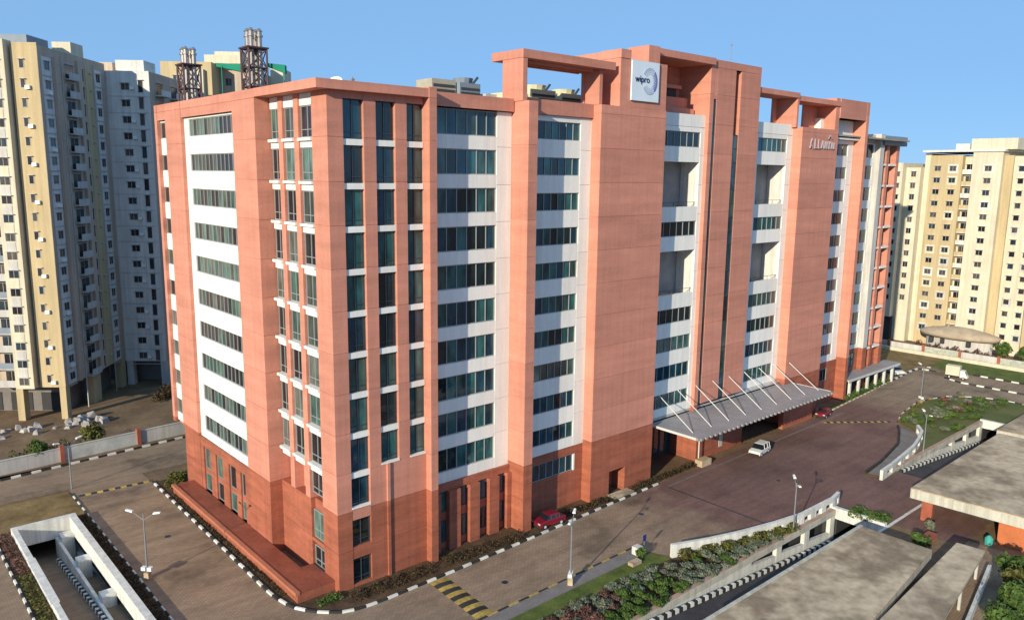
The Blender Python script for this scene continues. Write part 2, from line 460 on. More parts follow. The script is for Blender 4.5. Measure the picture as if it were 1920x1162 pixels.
# ================================================================== GROUND
HOLES = [(-20.3, -14.6, -60, 32.8), (14.0, 57.0, -28.6, -22.75), (76, 111, -26.5, -21.45)]
def sheet(name, rects, z, mat, holes=HOLES, ext=None):
    xs, ys = set(), set()
    for a, b, c, d in rects + holes: xs |= {a, b}; ys |= {c, d}
    xs, ys = sorted(xs), sorted(ys)
    mb = MB()
    for i in range(len(xs) - 1):
        for j in range(len(ys) - 1):
            cx, cy = (xs[i] + xs[i + 1]) / 2, (ys[j] + ys[j + 1]) / 2
            if any(a < cx < b and c < cy < d for a, b, c, d in rects) and not any(a < cx < b and c < cy < d for a, b, c, d in holes):
                mb.add([(xs[i], ys[j], z), (xs[i + 1], ys[j], z), (xs[i + 1], ys[j + 1], z), (xs[i], ys[j + 1], z)], [(0, 1, 2, 3)])
    return struct(mb.build(name, mat))
def poly(name, pts, z, mat, thick=0.0):
    mb = MB()
    if thick: mb.prism(pts, z - thick, z)
    else: mb.add([(p[0], p[1], z) for p in pts], [tuple(range(len(pts)))])
    o = mb.build(name, mat)
    return struct(o)

sheet('ground', [(-2500, 2500, -2500, 2500)], -0.03, SOIL)
sheet('road', [(-12.75, -3.95, -60, 43.3)], 0.0, ROADM)
sheet('road', [(-80, 150, 43.3, 52.0)], 0.0, ROADM)
poly('road', [(-80, 52.0), (6, 52.0), (40, 52.0), (40, 57.6), (6, 54.2), (-20, 51.9)], 0.004, ROADM)
sheet('road', [(-60, -22.3, -60, 43.3)], 0.0, ROADM)
poly('forecourt', [(-3.95, -60), (4, -60), (4, -13.2), (30, -13.0), (31.5, -16.6), (36, -18.3), (45, -20.6), (52, -21.6), (58, -21.4),
                   (58.5, -36.1), (75.9, -36.1), (75.9, -22.3), (71.5, -21.9), (70, -19.2), (78, -18.6), (88, -16.8), (94.5, -14.2), (98.5, -12), (104, -10.4),
                   (114.7, -9), (122, -11), (126.5, -15), (128.2, -19), (127, -30), (143.7, -30), (143.7, -9), (143, 2.2), (126, 0.4), (97, -1.9),
                   (90, -2.2), (47, -3.4), (36, -3.75), (12, -4.6), (3.7, -4.8), (1.0, -4.65), (-0.85, -4.0), (-2.4, -2.5), (-3.5, -0.8), (-3.95, 1)], 0.0, FOREM)
poly('sidewalk', [(5, -13.45), (30.2, -13.2), (30.6, -14.8), (5, -14.9)], 0.09, WALKM, 0.15)
poly('lawn', [(5, -14.95), (30.5, -14.85), (31.4, -17.2), (26, -17.0), (5, -16.9)], 0.02, LAWN)
poly('garden_bed', [(5, -16.95), (26, -17.05), (31.4, -17.25), (36, -18.8), (45, -21.0), (49, -21.7), (49, -22.35), (5, -22.35)], 0.015, DARKSOIL)
poly('island_lawn', [(99, -12.5), (104, -10.9), (114.7, -9.5), (122, -11.4), (126, -15.2), (127.7, -19), (126.5, -30), (112, -30), (112, -20.9), (88, -21.0),
                     (90, -19.0), (95.5, -17)], 0.03, LAWN2)
poly('path', [(72, -19.6), (78, -18.9), (88, -17.1), (94.5, -14.5), (96.5, -13.4), (95.2, -17), (88.8, -19.5), (80, -20.7), (72.2, -21.0)], 0.03, WALKM)
poly('grass_verge', [(144.4, -60), (156, -60), (156, 1), (146, 1), (144.4, -3)], 0.0, LAWN)
poly('dry_verge', [(146, 1.02), (156, 1.02), (156, 30), (130, 30), (130, 2.9), (143, 2.6)], 0.0, DRYG)
poly('dry_grass', [(-22, 34.2), (-13.0, 34.2), (-13.0, 42.6), (-22, 43.1)], 0.01, DRYG)
poly('planting_strip', [(-14.25, -50), (-12.95, -50), (-12.95, 34.15), (-14.25, 34.15)], 0.05, DARKSOIL)
poly('planting_strip', [(-22.1, -50), (-20.65, -50), (-20.65, 34.15), (-22.1, 34.15)], 0.05, DARKSOIL)
poly('planting_strip', [(-3.75, 39), (-3.75, 0.5), (-3.2, -0.9), (-2.1, -2.4), (-0.6, -3.8), (1.1, -4.4), (12, -4.35), (36, -3.5), (46.7, -3.2), (46.7, -1.5), (34, 0.2),
                        (0.8, -0.9), (0.2, 0), (-0.5, 0), (-0.5, 39)], 0.06, DARKSOIL)
poly('planting_strip', [(97, -1.65), (126, 0.65), (126, 2.9), (106, 2.0), (104, -0.2), (97, -0.8)], 0.05, LAWN)
poly('courtyard_paving', [(24, -36.2), (60.5, -36.2), (60.5, -60), (24, -60)], -0.01, ROADM)
poly('site_yard', [(-40, 56.4), (4, 57.2), (50, 61), (50, 120), (-40, 120)], 0.0, SOIL)

# kerbs ------------------------------------------------------------
def kerb(name, label, pts, mats, L=1.0, w=0.28, h=0.2, z=None, gap=0.02):
    root = empty(name, (pts[0][0], pts[0][1], 0)); struct(root)
    me = [cached(('kerb', L, w, h, m.name), lambda m=m: MB().add(
        [(0.01, -w / 2, 0), (L - gap, -w / 2, 0), (L - gap, w / 2, 0), (0.01, w / 2, 0), (0.03, -w / 2 + 0.03, h), (L - gap - 0.02, -w / 2 + 0.03, h),
         (L - gap - 0.02, w / 2 - 0.03, h), (0.03, w / 2 - 0.03, h)], BOXF).mesh('kerb_stone', m)) for m in mats]
    P = [Vector((p[0], p[1], p[2] if len(p) > 2 else 0.0)) for p in pts]
    i, pos, k = 0, 0.0, 0
    seg = [(b - a).length for a, b in zip(P[:-1], P[1:])]; tot = sum(seg)
    def at(s):
        for a, b, l in zip(P[:-1], P[1:], seg):
            if s <= l: return a + (b - a) * (s / l)
            s -= l
        return P[-1]
    n = int(tot / L)
    for k in range(n):
        a, b = at(k * L), at((k + 1) * L); d = b - a
        o = link('kerb_stone', me[k % len(me)], root)
        o.matrix_basis = Matrix.Translation(a + Vector((0, 0, random.uniform(-0.012, 0.008)))) @ Matrix.Rotation(math.atan2(d.y, d.x) + random.gauss(0, .01), 4, 'Z') @ Matrix.Rotation(-math.atan2(d.z, d.xy.length), 4, 'Y')
    root['label'] = label
    return root
BW = [KBLACK, KWHITE]
kerb('kerb', 'black and white kerb around the office building', [(-3.9, 39.5), (-4.05, 15), (-4.2, 3), (-3.9, 0.6), (-3.5, -0.8), (-2.4, -2.5), (-0.85, -4.0), (1.0, -4.65), (3.7, -4.8), (12, -4.6),
     (21, -4.3), (36, -3.75), (47, -3.4)], BW, 1.15)
kerb('kerb', 'kerb along the planting strip left of the road', [(-12.8, -10), (-12.85, 42.5)], BW, 1.1, 0.2, 0.12)
kerb('kerb', 'kerb beside the far left road', [(-22.25, 4), (-22.25, 34)], BW, 1.1, 0.22)
kerb('kerb', 'black and white kerb under the boundary wall', [(-26, 51.2), (-9.9, 52.9), (6, 54.4), (18, 55.5)], BW, 1.2, 0.3, 0.25)
kerb('kerb', 'yellow and black kerb of the sidewalk', [(4, -13.35), (30, -13.1)], [KYELL, KBLACK], 1.3, 0.25, 0.15)
kerb('kerb', 'white kerb at the bend by the far wall', [(126.3, 0.4), (136, 1.3), (140.9, 1.2), (141, -2.5)], BW, 1.4, 0.4, 0.25)
kerb('kerb', 'white kerb between the two far lanes', [(137, -5.5), (135.2, -9), (135.3, -26)], BW, 1.4, 0.4, 0.25)
kerb('kerb', 'white kerb along the far grass verge', [(144.0, -8.5), (144.1, -26)], BW, 1.4, 0.4, 0.25)
kerb('kerb', 'pale kerb beside the pergola hedge', [(97, -1.8), (126, 0.5)], [KWHITE, KYELL], 0.9, 0.25, 0.15)
kerb('kerb', 'dark curved kerb of the forecourt', [(96.8, -13.1), (94.5, -14.3), (88, -16.9), (78, -18.7), (71, -19.3)], [KBLACK], 1.0, 0.35, 0.25)
kerb('kerb', 'grey kerb round the island lawn', [(98.7, -12.2), (104, -10.6), (114.7, -9.2), (122, -11.1), (126.3, -15), (128, -19), (127, -27)], [KBLACK, KYELL, KWHITE], 1.2, 0.2, 0.12)

poly('drain_channel', [(46.6, -5.0), (46.9, -5.0), (46.9, -19.6), (46.6, -19.6)], 0.006, ASPH)
poly('drain_channel', [(47.0, -4.6), (97, -3.6), (97, -3.85), (47.0, -4.85)], 0.006, WALKM)
for i, (x, y, lab) in enumerate([(14.5, -9.6, 'round iron manhole cover right of the yellow hump'), (37.5, -8.0, 'round iron manhole cover in front of the side door'),
                                 (-7.6, 22, 'round iron manhole cover in the middle of the left road'), (60, -13, 'round iron manhole cover in the reddish forecourt')]):
    t = empty('manhole_cover', (x, y, 0)); tag(t, lab, 'manhole cover', 'manhole covers')
    MB().bar((x, y, 0.0), (x, y, 0.012), 0.42, 16).build('frame', WALKM, t)
    MB().bar((x, y, 0.0), (x, y, 0.02), 0.33, 16).build('lid', KBLACK, t)
# speed humps
def hump(label, p0, p1, wid, n, mats, h=0.09):
    a, b = Vector((*p0, 0)), Vector((*p1, 0)); d = (b - a); L = d.length / n
    root = empty('speed_hump', a, math.atan2(d.y, d.x)); tag(root, label, 'speed hump', 'painted speed humps')
    prof = [(-wid / 2, 0.004), (-wid / 4, h * .8), (0, h), (wid / 4, h * .8), (wid / 2, 0.004)]
    for k in range(n):
        vs = [(0, y, z) for y, z in prof] + [(L - 0.01, y, z) for y, z in prof]
        fs = [(i, i + 5, i + 6, i + 1) for i in range(4)] + [(0, 1, 2, 3, 4), (9, 8, 7, 6, 5)]
        me = cached(('hump', label, k % 2), lambda: MB().add(vs, fs).mesh('stripe', mats[k % 2]))
        link('stripe', me, root, (k * L, 0, 0), world_coords=False)
hump('yellow and black speed hump near the building corner', (9.7, -5.0), (9.2, -12.9), 2.0, 11, [KYELL, KBLACK])
hump('yellow and black hump across the far end of the left road', (-12.3, 40.3), (-4.2, 39.8), 0.7, 12, [KBLACK, KYELL])
hump('worn striped hump across the road past the porch', (89, -4.2), (98.3, -11.2), 0.8, 20, [KYELL, KBLACK], 0.06)

# ================================================================== OFFICE BUILDING
B = empty('office_building', (40, 20, 0))
tag(B, 'large pink granite office block with white ribbon bays and teal windows', 'office building')
# structural core behind the bays, and roof deck
bx('core', 3.0, 124.5, 7.0, 40.4, 0.02, 46.9, CORE, B)
bx('core', 3.0, 35.3, 3.3, 7.0, 0.02, 46.6, CORE, B)
bx('roof_deck', 1.0, 124.3, 0.6, 40.3, 46.95, 47.2, ROOFM, B)

# ---- west (left) facade, plane X=0
clad('end_wall', B, -0.4, 3.0, 39.75, 40.6, 7.4, 47.8)
clad('wall_pier', B, -0.4, 3.0, 31.4, 36.7, 7.62, 47.8)
clad('wall_pier', B, -0.4, 3.0, 10.9, 16.4, 0.02, 47.8)
clad('header', B, -0.36, 3.0, 16.45, 31.35, 45.95, 47.8)
clad('header', B, -0.36, 3.0, 36.75, 39.7, 45.95, 47.8)
clad('podium_wall', B, -0.4, 3.0, 31.0, 36.2, 0.02, 7.58)
bx('podium_soffit', 0.2, 3.0, 36.2, 40.5, 7.2, 7.55, PINK, B)
bx('white_jamb', 0.0, 1.0, 29.95, 31.38, 7.7, 45.93, WHITE, B)
bx('white_jamb', 0.0, 1.0, 16.42, 16.85, 7.7, 45.93, WHITE, B)
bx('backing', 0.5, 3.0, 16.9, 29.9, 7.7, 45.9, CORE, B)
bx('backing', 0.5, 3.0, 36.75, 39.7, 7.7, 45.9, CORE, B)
for k in range(10):
    zt = ZB[k - 1] if k else 45.93
    wt = ZB[k] + 1.92
    if zt - wt > 0.05: bx('spandrel', 0.0, 0.5, 16.86, 29.94, wt + 0.01, zt - 0.01, WHITE, B)
    window(B, '-X', 16.86, 29.94, ZB[k], wt, -0.14, 12, GLASSL, fr=0.09, pane=True)
    if zt - wt > 0.05: bx('spandrel', 0.0, 0.5, 36.72, 39.73, wt + 0.01, zt - 0.01, WHITE, B)
    window(B, '-X', 36.72, 39.73, ZB[k], wt, -0.10, 2, GLASSL, fr=0.09)
bx('spandrel', -0.02, 0.5, 16.42, 31.38, 7.66, ZB[9] - 0.01, WHITE, B)
bx('spandrel', -0.02, 0.5, 36.72, 39.73, 7.66, ZB[9] - 0.01, WHITE, B)
# podium slots
clad('podium_lintel', B, -0.38, 2.9, 16.45, 30.95, 6.7, 7.62)
slots = [(17.5, 18.8), (20.1, 22.2), (24.0, 26.1), (27.8, 30.0)]
edges = [16.45] + [e for s in slots for e in s] + [30.95]
for a, b in zip(edges[0::2], edges[1::2]):
    clad('podium_pier', B, -0.37, 2.9, a, b, 0.02, 6.68)
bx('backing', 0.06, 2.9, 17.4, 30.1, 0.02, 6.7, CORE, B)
for a, b in slots:
    window(B, '-X', a + 0.02, b - 0.02, 3.9, 6.6, 0.14, 1, GLASSL)
    window(B, '-X', a + 0.02, b - 0.02, 1.15, 3.3, 0.14, 1, GLASSL)
    bx('slot_panel', -0.2, 0.05, a + 0.02, b - 0.02, 3.32, 3.88, DARKRED, B)

# ---- slot bay beside the corner (recessed behind X=0.9)
clad('corner_pillar', B, 0.92, 2.48, -1.0, 1.85, 0.02, 46.98)
clad('slot_pier', B, 0.92, 3.0, 4.45, 5.4, 7.95, 47.0)
clad('slot_pier', B, 0.92, 3.0, 7.75, 8.65, 7.95, 47.0)
bx('slot_back_wall', 1.95, 3.0, 1.9, 10.68, 7.95, 46.95, PINK, B)
clad('podium_wall', B, 0.95, 3.0, 4.4, 10.88, 0.02, 7.93)
bx('podium_wall', 1.4, 3.0, 1.86, 4.38, 0.02, 7.93, DARKRED, B)
gaps = [(1.87, 4.43), (5.42, 7.73), (8.67, 10.68)]
for gi, (a, b) in enumerate(gaps):
    zl = 46.95
    bx('lintel', 1.08, 1.94, a, b, 45.9, 46.95, WHITE, B)
    for k in range(10):
        led = 42.75 - H * k
        if k == 9 and gi > 0: break
        if k < 9:
            bx('ledge', 0.74, 1.94, a + 0.01, b - 0.01, led, led + 0.26, WHITE, B)
            top = 45.88 if k == 0 else led + H - 0.62
            bx('lintel', 1.06, 1.94, a + 0.02, b - 0.02, led - 0.6, led - 0.01, WHITE, B)
        else:
            top = led + H - 0.62; led = 8.3
        if k == 8 and gi > 0: pass
        window(B, '-X', a + 0.03, b - 0.03, led + 0.3, top, -1.22, 2, GLASSL, transom=0.25, fr=0.08)
for z0, z1 in ((3.9, 6.8), (0.9, 3.0)):
    window(B, '-X', 1.9, 4.35, z0, z1, -1.25, 2, GLASSL, transom=0.3, fr=0.08)
    bx('sill', 0.97, 2.25, 1.88, 4.36, z0 - 0.35, z0 - 0.02, DARKRED, B)
# cornice over the corner
bx('cornice', -0.45, 11.3, -1.8, 10.85, 47.0, 47.8, PINK, B)

# ---- south (right) facade: corner block, plane Y=-1
cols = [(2.5, 4.55), (5.85, 7.9), (9.2, 11.1)]
clad('pier', B, 4.57, 5.83, -1.0, 0.5, 8.0, 46.98)
clad('pier', B, 7.92, 9.18, -1.0, 0.5, 11.9, 46.98)
clad('header', B, 2.49, 11.1, -0.96, 0.5, 46.36, 46.99)
clad('lower_front', B, 4.58, 11.15, -0.99, 0.5, 0.02, 11.88)
clad('lower_front', B, 2.49, 4.56, -0.97, 0.5, 6.98, 8.2)
clad('lower_front', B, 2.49, 4.56, -0.97, 0.5, 3.0, 4.2)
bx('lower_front', 2.49, 4.56, -0.97, 0.5, 0.02, 0.34, DARKRED, B)
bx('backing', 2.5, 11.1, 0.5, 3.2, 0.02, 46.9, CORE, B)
clad('pilaster', B, 6.4, 6.72, -1.18, -0.9, 0.02, 11.85)
for ci, (a, b) in enumerate(cols):
    nk = 10 if ci == 0 else 9
    for k in range(nk):
        zs_ = 42.9 - H * k + 0.05
        zt = 46.34 if k == 0 else 42.32 - H * (k - 1)
        zb = zs_ if k < 9 else 8.3
        if k == 8 and ci > 0: zb = 12.0
        window(B, '-Y', a, b, zb, zt, 0.62, 2, GLASSR, MULLD, transom=0.16, fr=0.06)
        if k < nk - 1: bx('sill_band', a - 0.01, b + 0.01, -0.88, 0.0, 42.35 - H * k, 42.9 - H * k, WHITE, B)
        else: bx('sill_band', a - 0.01, b + 0.01, -1.06, 0.0, zb - 0.17, zb - 0.02, WHITE, B)
for z0, z1 in ((4.24, 6.93), (0.36, 2.97)):
    window(B, '-Y', 2.5, 4.55, z0, z1, 0.7, 2, GLASSR, MULLD, transom=0.2, fr=0.07)

# pillar between corner block and bay 2
clad('pillar', B, 11.16, 12.0, -1.9, 2.0, 0.02, 47.95)

def bay(x0, xw1, x1, Y, rows, hgt, n, zbot, name, left=0.0, gm=None, split=True, last=None, fr=0.07, pane=False):
    gm = gm or GLASSR
    if left: bx('white_jamb', x0, x0 + left, Y, Y + 0.5, zbot, 46.35, WHITE, B)
    if x1 - xw1 > 0.3:
        for k in range(10):
            zt = 46.35 if k == 0 else ZB[k - 1] - 1.05
            zb = ZB[k] - 1.02 if k < 9 else zbot
            bx('white_panel', xw1 + 0.01, x1, Y - 0.02, Y + 0.5, zb, zt, WHITE, B)
    top = 46.4
    for k in range(10):
        wt = ZB[k] + hgt
        if k in rows:
            window(B, '-Y', x0 + left, xw1, ZB[k], wt, -(Y + 0.14), n, gm, MULL, fr=fr, pane=pane)
        zb2 = ZB[k + 1] + hgt if k < 9 else zbot
        if k in rows and ((k + 1) in rows or k == 9):
            bx('spandrel', x0 + left, xw1, Y, Y + 0.5, zb2 + 0.01, ZB[k] - 0.01, WHITE, B)
    if 46.4 - (ZB[0] + hgt) > 0.08: bx('spandrel', x0 + left, xw1, Y, Y + 0.5, ZB[0] + hgt + 0.01, 46.38, WHITE, B)

# bay 2
bay(12.02, 21.08, 23.1, 0.0, range(10), 2.52, 7, 7.5, 'bay', fr=0.09, pane=True)
bx('backing', 12.05, 23.2, 0.52, 3.3, 0.02, 46.9, CORE, B)
clad('header', B, 12.02, 23.0, -0.5, 0.6, 46.42, 47.75)
clad('podium_lintel', B, 12.02, 23.05, -0.3, 0.7, 6.7, 7.48)
low = [(13.2, 14.35), (15.85, 17.15), (18.5, 19.9), (21.3, 22.5)]
ed = [12.02] + [e for s in low for e in s] + [23.05]
for a, b in zip(ed[0::2], ed[1::2]):
    clad('podium_pier', B, a, b, -0.7, 0.7, 0.02, 6.68)
for a, b in low:
    window(B, '-Y', a + 0.02, b - 0.02, 4.35, 6.6, 0.08, 1, GLASSR, MULLD)
    window(B, '-Y', a + 0.02, b - 0.02, 0.9, 3.3, 0.08, 1, GLASSR, MULLD)
    bx('slot_panel', a, b, -0.05, 0.5, 3.32, 4.33, DARKRED, B)
    bx('slot_panel', a, b, -0.05, 0.5, 0.05, 0.88, DARKRED, B)
# big pillar and roof frame A
clad('pillar', B, 23.12, 24.4, -2.7, 2.5, 0.02, 47.5)
bx('frame_fin', 23.0, 23.6, -1.85, 1.4, 47.5, 51.8, PINK, B)
bx('frame_slab', 22.95, 37.2, -1.9, 3.2, 51.82, 52.68, PINK, B)
for k in range(3):
    bx('frame_rib', 23.7, 35.0, -0.6 + k * 1.2, -0.45 + k * 1.2, 51.5, 51.81, PINK, B)
bx('frame_fin', 35.2, 35.7, -1.3, 0.9, 47.95, 51.8, PINK, B)
bx('frame_wall', 35.72, 38.0, 1.6, 2.1, 47.2, 51.8, PINK, B)
# bay 3
bay(24.42, 33.2, 35.0, -0.45, range(10), 1.95, 8, 7.5, 'bay', pane=True)
bx('backing', 24.4, 35.0, 0.06, 3.3, 0.02, 46.9, CORE, B)
clad('header', B, 24.42, 34.94, -0.75, 0.3, 46.4, 47.95)
clad('podium_wall', B, 24.42, 34.94, -0.42, 0.6, 0.02, 4.3)
clad('podium_wall', B, 24.42, 34.94, -0.42, 0.6, 6.42, 7.48)
bx('white_jamb', 33.35, 33.6, -0.46, 0.3, 4.32, 6.4, WHITE, B)
clad('podium_wall', B, 33.62, 34.94, -0.42, 0.6, 4.32, 6.4)
window(B, '-Y', 24.42, 33.34, 4.34, 6.4, 0.3, 8, GLASSR)
# block 1
for (a, b) in ((34.96, 38.3), (41.5, 46.7)):
    pass
clad('block_wall', B, 34.96, 46.7, -1.95, 7.0, 3.3, 47.9, split=7.95)
clad('block_base', B, 34.96, 38.4, -1.93, 7.0, 0.02, 3.28)
clad('block_base', B, 41.4, 46.7, -1.93, 7.0, 0.02, 3.28)
bx('door_recess', 38.4, 41.4, 0.2, 0.5, 0.02, 3.28, DARKRED, B)
d = bx('door', 38.6, 39.9, 0.05, 0.18, 0.1, 2.6, STEEL, B)
bx('door_handle', 39.7, 39.78, -0.02, 0.04, 1.1, 1.5, MULLD, d)
bx('door_step', 38.2, 41.9, -3.2, -1.96, 0.02, 0.3, CONC, B)
# raised block with the logo board
clad('raised_block', B, 38.05, 46.6, -1.9, 1.6, 47.92, 53.3, split=0)
clad('raised_pylon', B, 38.0, 39.75, -1.98, 1.2, 53.32, 54.3, split=0)
bx('roof_beam', 38.02, 38.5, 1.22, 5.5, 53.3, 54.2, PINK, B)
bx('roof_beam', 42.95, 43.4, 1.3, 5.5, 53.9, 55.1, PINK, B)
clad('raised_pylon', B, 42.9, 45.0, -1.98, 1.25, 53.32, 55.25, split=0)
bx('high_slab', 44.9, 58.0, -1.0, 6.5, 54.5, 55.35, PINK, B)
# attic behind bay 4
clad('attic_wall', B, 47.0, 57.9, 3.0, 3.6, 47.2, 50.4, split=0)
bx('attic_opening', 48.2, 55.5, 3.4, 4.4, 50.42, 51.5, CORE, B)
clad('attic_wall', B, 47.0, 57.9, 4.5, 5.2, 50.42, 54.48, split=0)
bx('attic_lintel', 47.0, 56.0, 2.9, 4.4, 51.52, 51.95, PINK, B)
clad('attic_parapet', B, 46.8, 57.2, 1.6, 2.1, 47.2, 48.9, split=0)
# bay 4 and terraces
T = [0, 3, 6, 7, 8, 9]
def terrace_bay(x0, xw1, x1, Y, left, n):
    bay(x0, xw1, x1, Y, T, 1.95, n, 7.55, 'bay', left=left)
    bx('parapet', x0, x1, Y - 0.01, Y + 0.5, 46.42, 48.0, WHITE, B)
    for (ka, kb) in ((1, 2), (4, 5)):
        zb, zt = ZB[kb], ZB[ka] + 1.95
        bx('spandrel', x0 + left, xw1, Y, Y + 0.5, zt + 0.01, ZB[ka - 1] - 0.01, WHITE, B)
        bx('spandrel', x0 + left, xw1, Y, Y + 0.5, ZB[kb + 1] + 1.96, zb - 0.01, WHITE, B)
        bx('terrace_back', x0, xw1 + 0.4, Y + 3.0, Y + 3.2, zb - 0.8, zt + 0.4, TERRB, B)
        bx('terrace_side', xw1 + 0.02, xw1 + 0.35, Y + 0.52, Y + 2.98, zb - 0.8, zt + 0.4, PLASTER, B)
        bx('terrace_floor', x0, xw1, Y + 0.52, Y + 2.98, zb - 0.75, zb - 0.45, CONC, B)
        bx('terrace_ceiling', x0, xw1, Y + 0.52, Y + 2.98, zt + 0.02, zt + 0.3, PLASTER, B)
        rl = bx('terrace_rail', x0 + 0.2, xw1, Y + 0.25, Y + 0.3, zb + 0.55, zb + 0.6, MULLD, B)
        for q in range(5):
            xx = x0 + 0.6 + q * (xw1 - x0 - 1) / 4
            bx('baluster', xx, xx + 0.05, Y + 0.25, Y + 0.3, zb, zb + 0.54, MULLD, rl)
    bx('backing', x0, x1, Y + 3.25, 7.0, 7.6, 46.9, CORE, B)
    for zz0, zz1 in ((7.6, ZB[5] - 0.85), (ZB[3] - 0.9, ZB[3] + 2.1), (ZB[0] - 0.9, 46.9)):
        bx('backing', x0, x1, Y + 0.55, Y + 3.2, zz0, zz1, CORE, B)
terrace_bay(46.72, 56.75, 58.5, 0.0, 0.3, 7)
# central tower
clad('tower_wall', B, 57.6, 58.45, -0.6, 7.0, 0.02, 55.2)
clad('tower_wall', B, 59.15, 63.42, -0.6, 7.0, 8.0, 54.3)
clad('tower_wall', B, 64.75, 69.65, -0.6, 7.0, 8.0, 54.3)
clad('tower_head', B, 58.47, 69.65, -0.62, 7.0, 54.33, 55.3, split=0)
bx('tower_slot_infill', 58.47, 59.13, -0.58, 7.0, 50.2, 54.3, PINK, B)
bx('tower_slot_infill', 63.44, 64.73, 1.2, 7.0, 45.8, 54.3, PINK, B)
bx('backing', 58.47, 59.13, -0.3, 7.0, 8.0, 50.0, CORE, B)
bx('backing', 63.44, 64.73, -0.3, 7.0, 8.0, 45.8, CORE, B)
for k in range(10):
    window(B, '-Y', 63.45, 64.72, 8.05 + k * 3.77, 8.05 + (k + 1) * 3.77 - 0.02, 0.5, 1, GLASSR, MULLD, transom=0.5)
    window(B, '-Y', 58.48, 59.12, 8.05 + k * 4.2, 8.05 + (k + 1) * 4.2 - 0.02, 0.5, 1, GLASSR, MULLD)
# bay 5
terrace_bay(69.67, 79.9, 81.95, 0.6, 2.2, 6)
# block 2
clad('block_wall', B, 81.35, 92.65, -1.05, 7.0, 3.6, 47.65)
clad('block_base', B, 82.2, 92.6, -1.0, 7.0, 0.02, 3.58)
# right roof frame
bx('frame_beam', 69.7, 81.3, -0.3, 3.6, 51.95, 52.7, PINK, B)
bx('frame_fin', 80.8, 81.3, -0.2, 3.2, 47.6, 51.93, PINK, B)
bx('frame_wall', 79.7, 81.3, 3.2, 3.58, 47.2, 51.93, PINK, B)
bx('frame_beam', 81.32, 94.8, -0.1, 3.6, 51.6, 52.35, PINK, B)
bx('frame_wall', 81.32, 87.2, 3.22, 3.6, 47.2, 51.58, PINK, B)
bx('frame_wall', 89.0, 93.55, 3.22, 3.6, 47.2, 51.58, PINK, B)
clad('frame_pylon', B, 93.6, 94.85, 0.1, 6.0, 47.2, 52.85, split=0)
clad('roof_box', B, 94.87, 104.15, -0.05, 5.0, 49.75, 52.85, split=0)
# bay 6
Y6 = 1.8
bx('attic_white', 92.7, 104.1, Y6 + 0.3, 5.0, 46.8, 49.73, WHITE, B)
bx('ledge', 92.7, 104.1, Y6 - 0.9, Y6 + 0.3, 46.45, 46.78, WHITE, B)
bay(92.7, 102.2, 104.1, Y6, range(10), 1.95, 6, 7.5, 'bay')
bx('backing', 92.7, 104.1, Y6 + 0.52, 7.0, 0.02, 46.4, CORE, B)
clad('podium_wall', B, 92.7, 104.1, Y6 - 0.1, Y6 + 0.45, 0.02, 7.48)
window(B, '-Y', 97.0, 100.5, 4.2, 6.4, -(Y6 - 0.16), 3, GLASSR)
clad('pillar', B, 104.2, 105.15, -0.1, 5.0, 0.02, 52.85)
# bay 7 and the far end
Y7 = 3.0
bay(105.2, 114.6, 115.2, Y7, range(10), 2.4, 5, 7.9, 'bay')
bx('parapet', 105.2, 116.9, Y7, Y7 + 0.5, 46.42, 47.9, PALE, B)
bx('backing', 105.2, 116.5, Y7 + 0.52, 7.0, 0.02, 46.4, CORE, B)
clad('podium_wall', B, 105.2, 115.2, Y7 - 0.02, Y7 + 0.5, 0.02, 7.85)
for a in (107.2, 111.4):
    window(B, '-Y', a, a + 2.4, 4.4, 7.2, -(Y7 - 0.1), 2, GLASSR, MULLD)
bx('grey_pillar', 115.25, 116.9, 2.0, 7.0, 7.9, 48.1, PALE, B)
clad('pillar_base', B, 115.25, 116.9, 2.02, 7.0, 0.02, 7.88)
bx('grey_fascia', 116.0, 125.6, 1.6, 7.0, 46.15, 47.85, GREY, B)
bx('backing', 116.9, 124.4, 4.2, 7.0, 0.02, 46.1, CORE, B)
for a, b in ((119.0, 120.1), (123.1, 124.4)):
    clad('end_fin', B, a, b, 2.4, 4.4, 0.02, 46.12)
for k in range(10):
    zt = 46.1 if k == 0 else 42.7 - H * (k - 1) - 0.3
    for a, b in ((116.92, 118.98), (120.12, 123.08)):
        bx('ledge', a, b, 2.3, 4.3, 42.4 - H * k, 42.75 - H * k, WHITE, B)
        window(B, '-Y', a, b, max(8.0, 42.78 - H * k), zt, -4.05, 1 if b - a < 2.5 else 2, GLASSR, MULLD)
bx('end_base', 116.92, 123.05, 3.2, 4.1, 0.02, 7.0, DARKRED, B)
# parapets around the roof
bx('parapet', 1.0, 1.5, 10.9, 40.3, 47.2, 47.78, PINK, B)
bx('parapet', 11.4, 35.0, 0.7, 1.1, 47.2, 47.7, PINK, B)

# ---- entrance level under the porch
bx('entrance_back', 46.72, 57.55, 3.0, 6.9, 0.02, 7.5, CORE, B)
for k in range(4):
    window(B, '-Y', 47.2 + k * 2.5, 49.5 + k * 2.5, 0.3, 4.8, -2.9, 2, GLASSR, MULLD)
clad('porch_pier', B, 57.35, 69.0, -1.5, 3.0, 0.02, 6.7)
bx('pier_recess_panel', 62.9, 63.8, -1.56, -1.49, 0.9, 3.2, FASC, B)
bx('entrance_back', 69.1, 82.0, 4.0, 6.9, 0.02, 7.5, CORE, B)
for k in range(4):
    window(B, '-Y', 69.6 + k * 2.6, 71.9 + k * 2.6, 0.2, 4.2, -3.9, 2, GLASSR, MULLD)
clad('porch_wall', B, 80.2, 89.6, -1.9, -1.1, 0.02, 5.2)
bx('soffit', 46.72, 82.0, 0.0, 7.0, 7.2, 7.52, PALE, B)

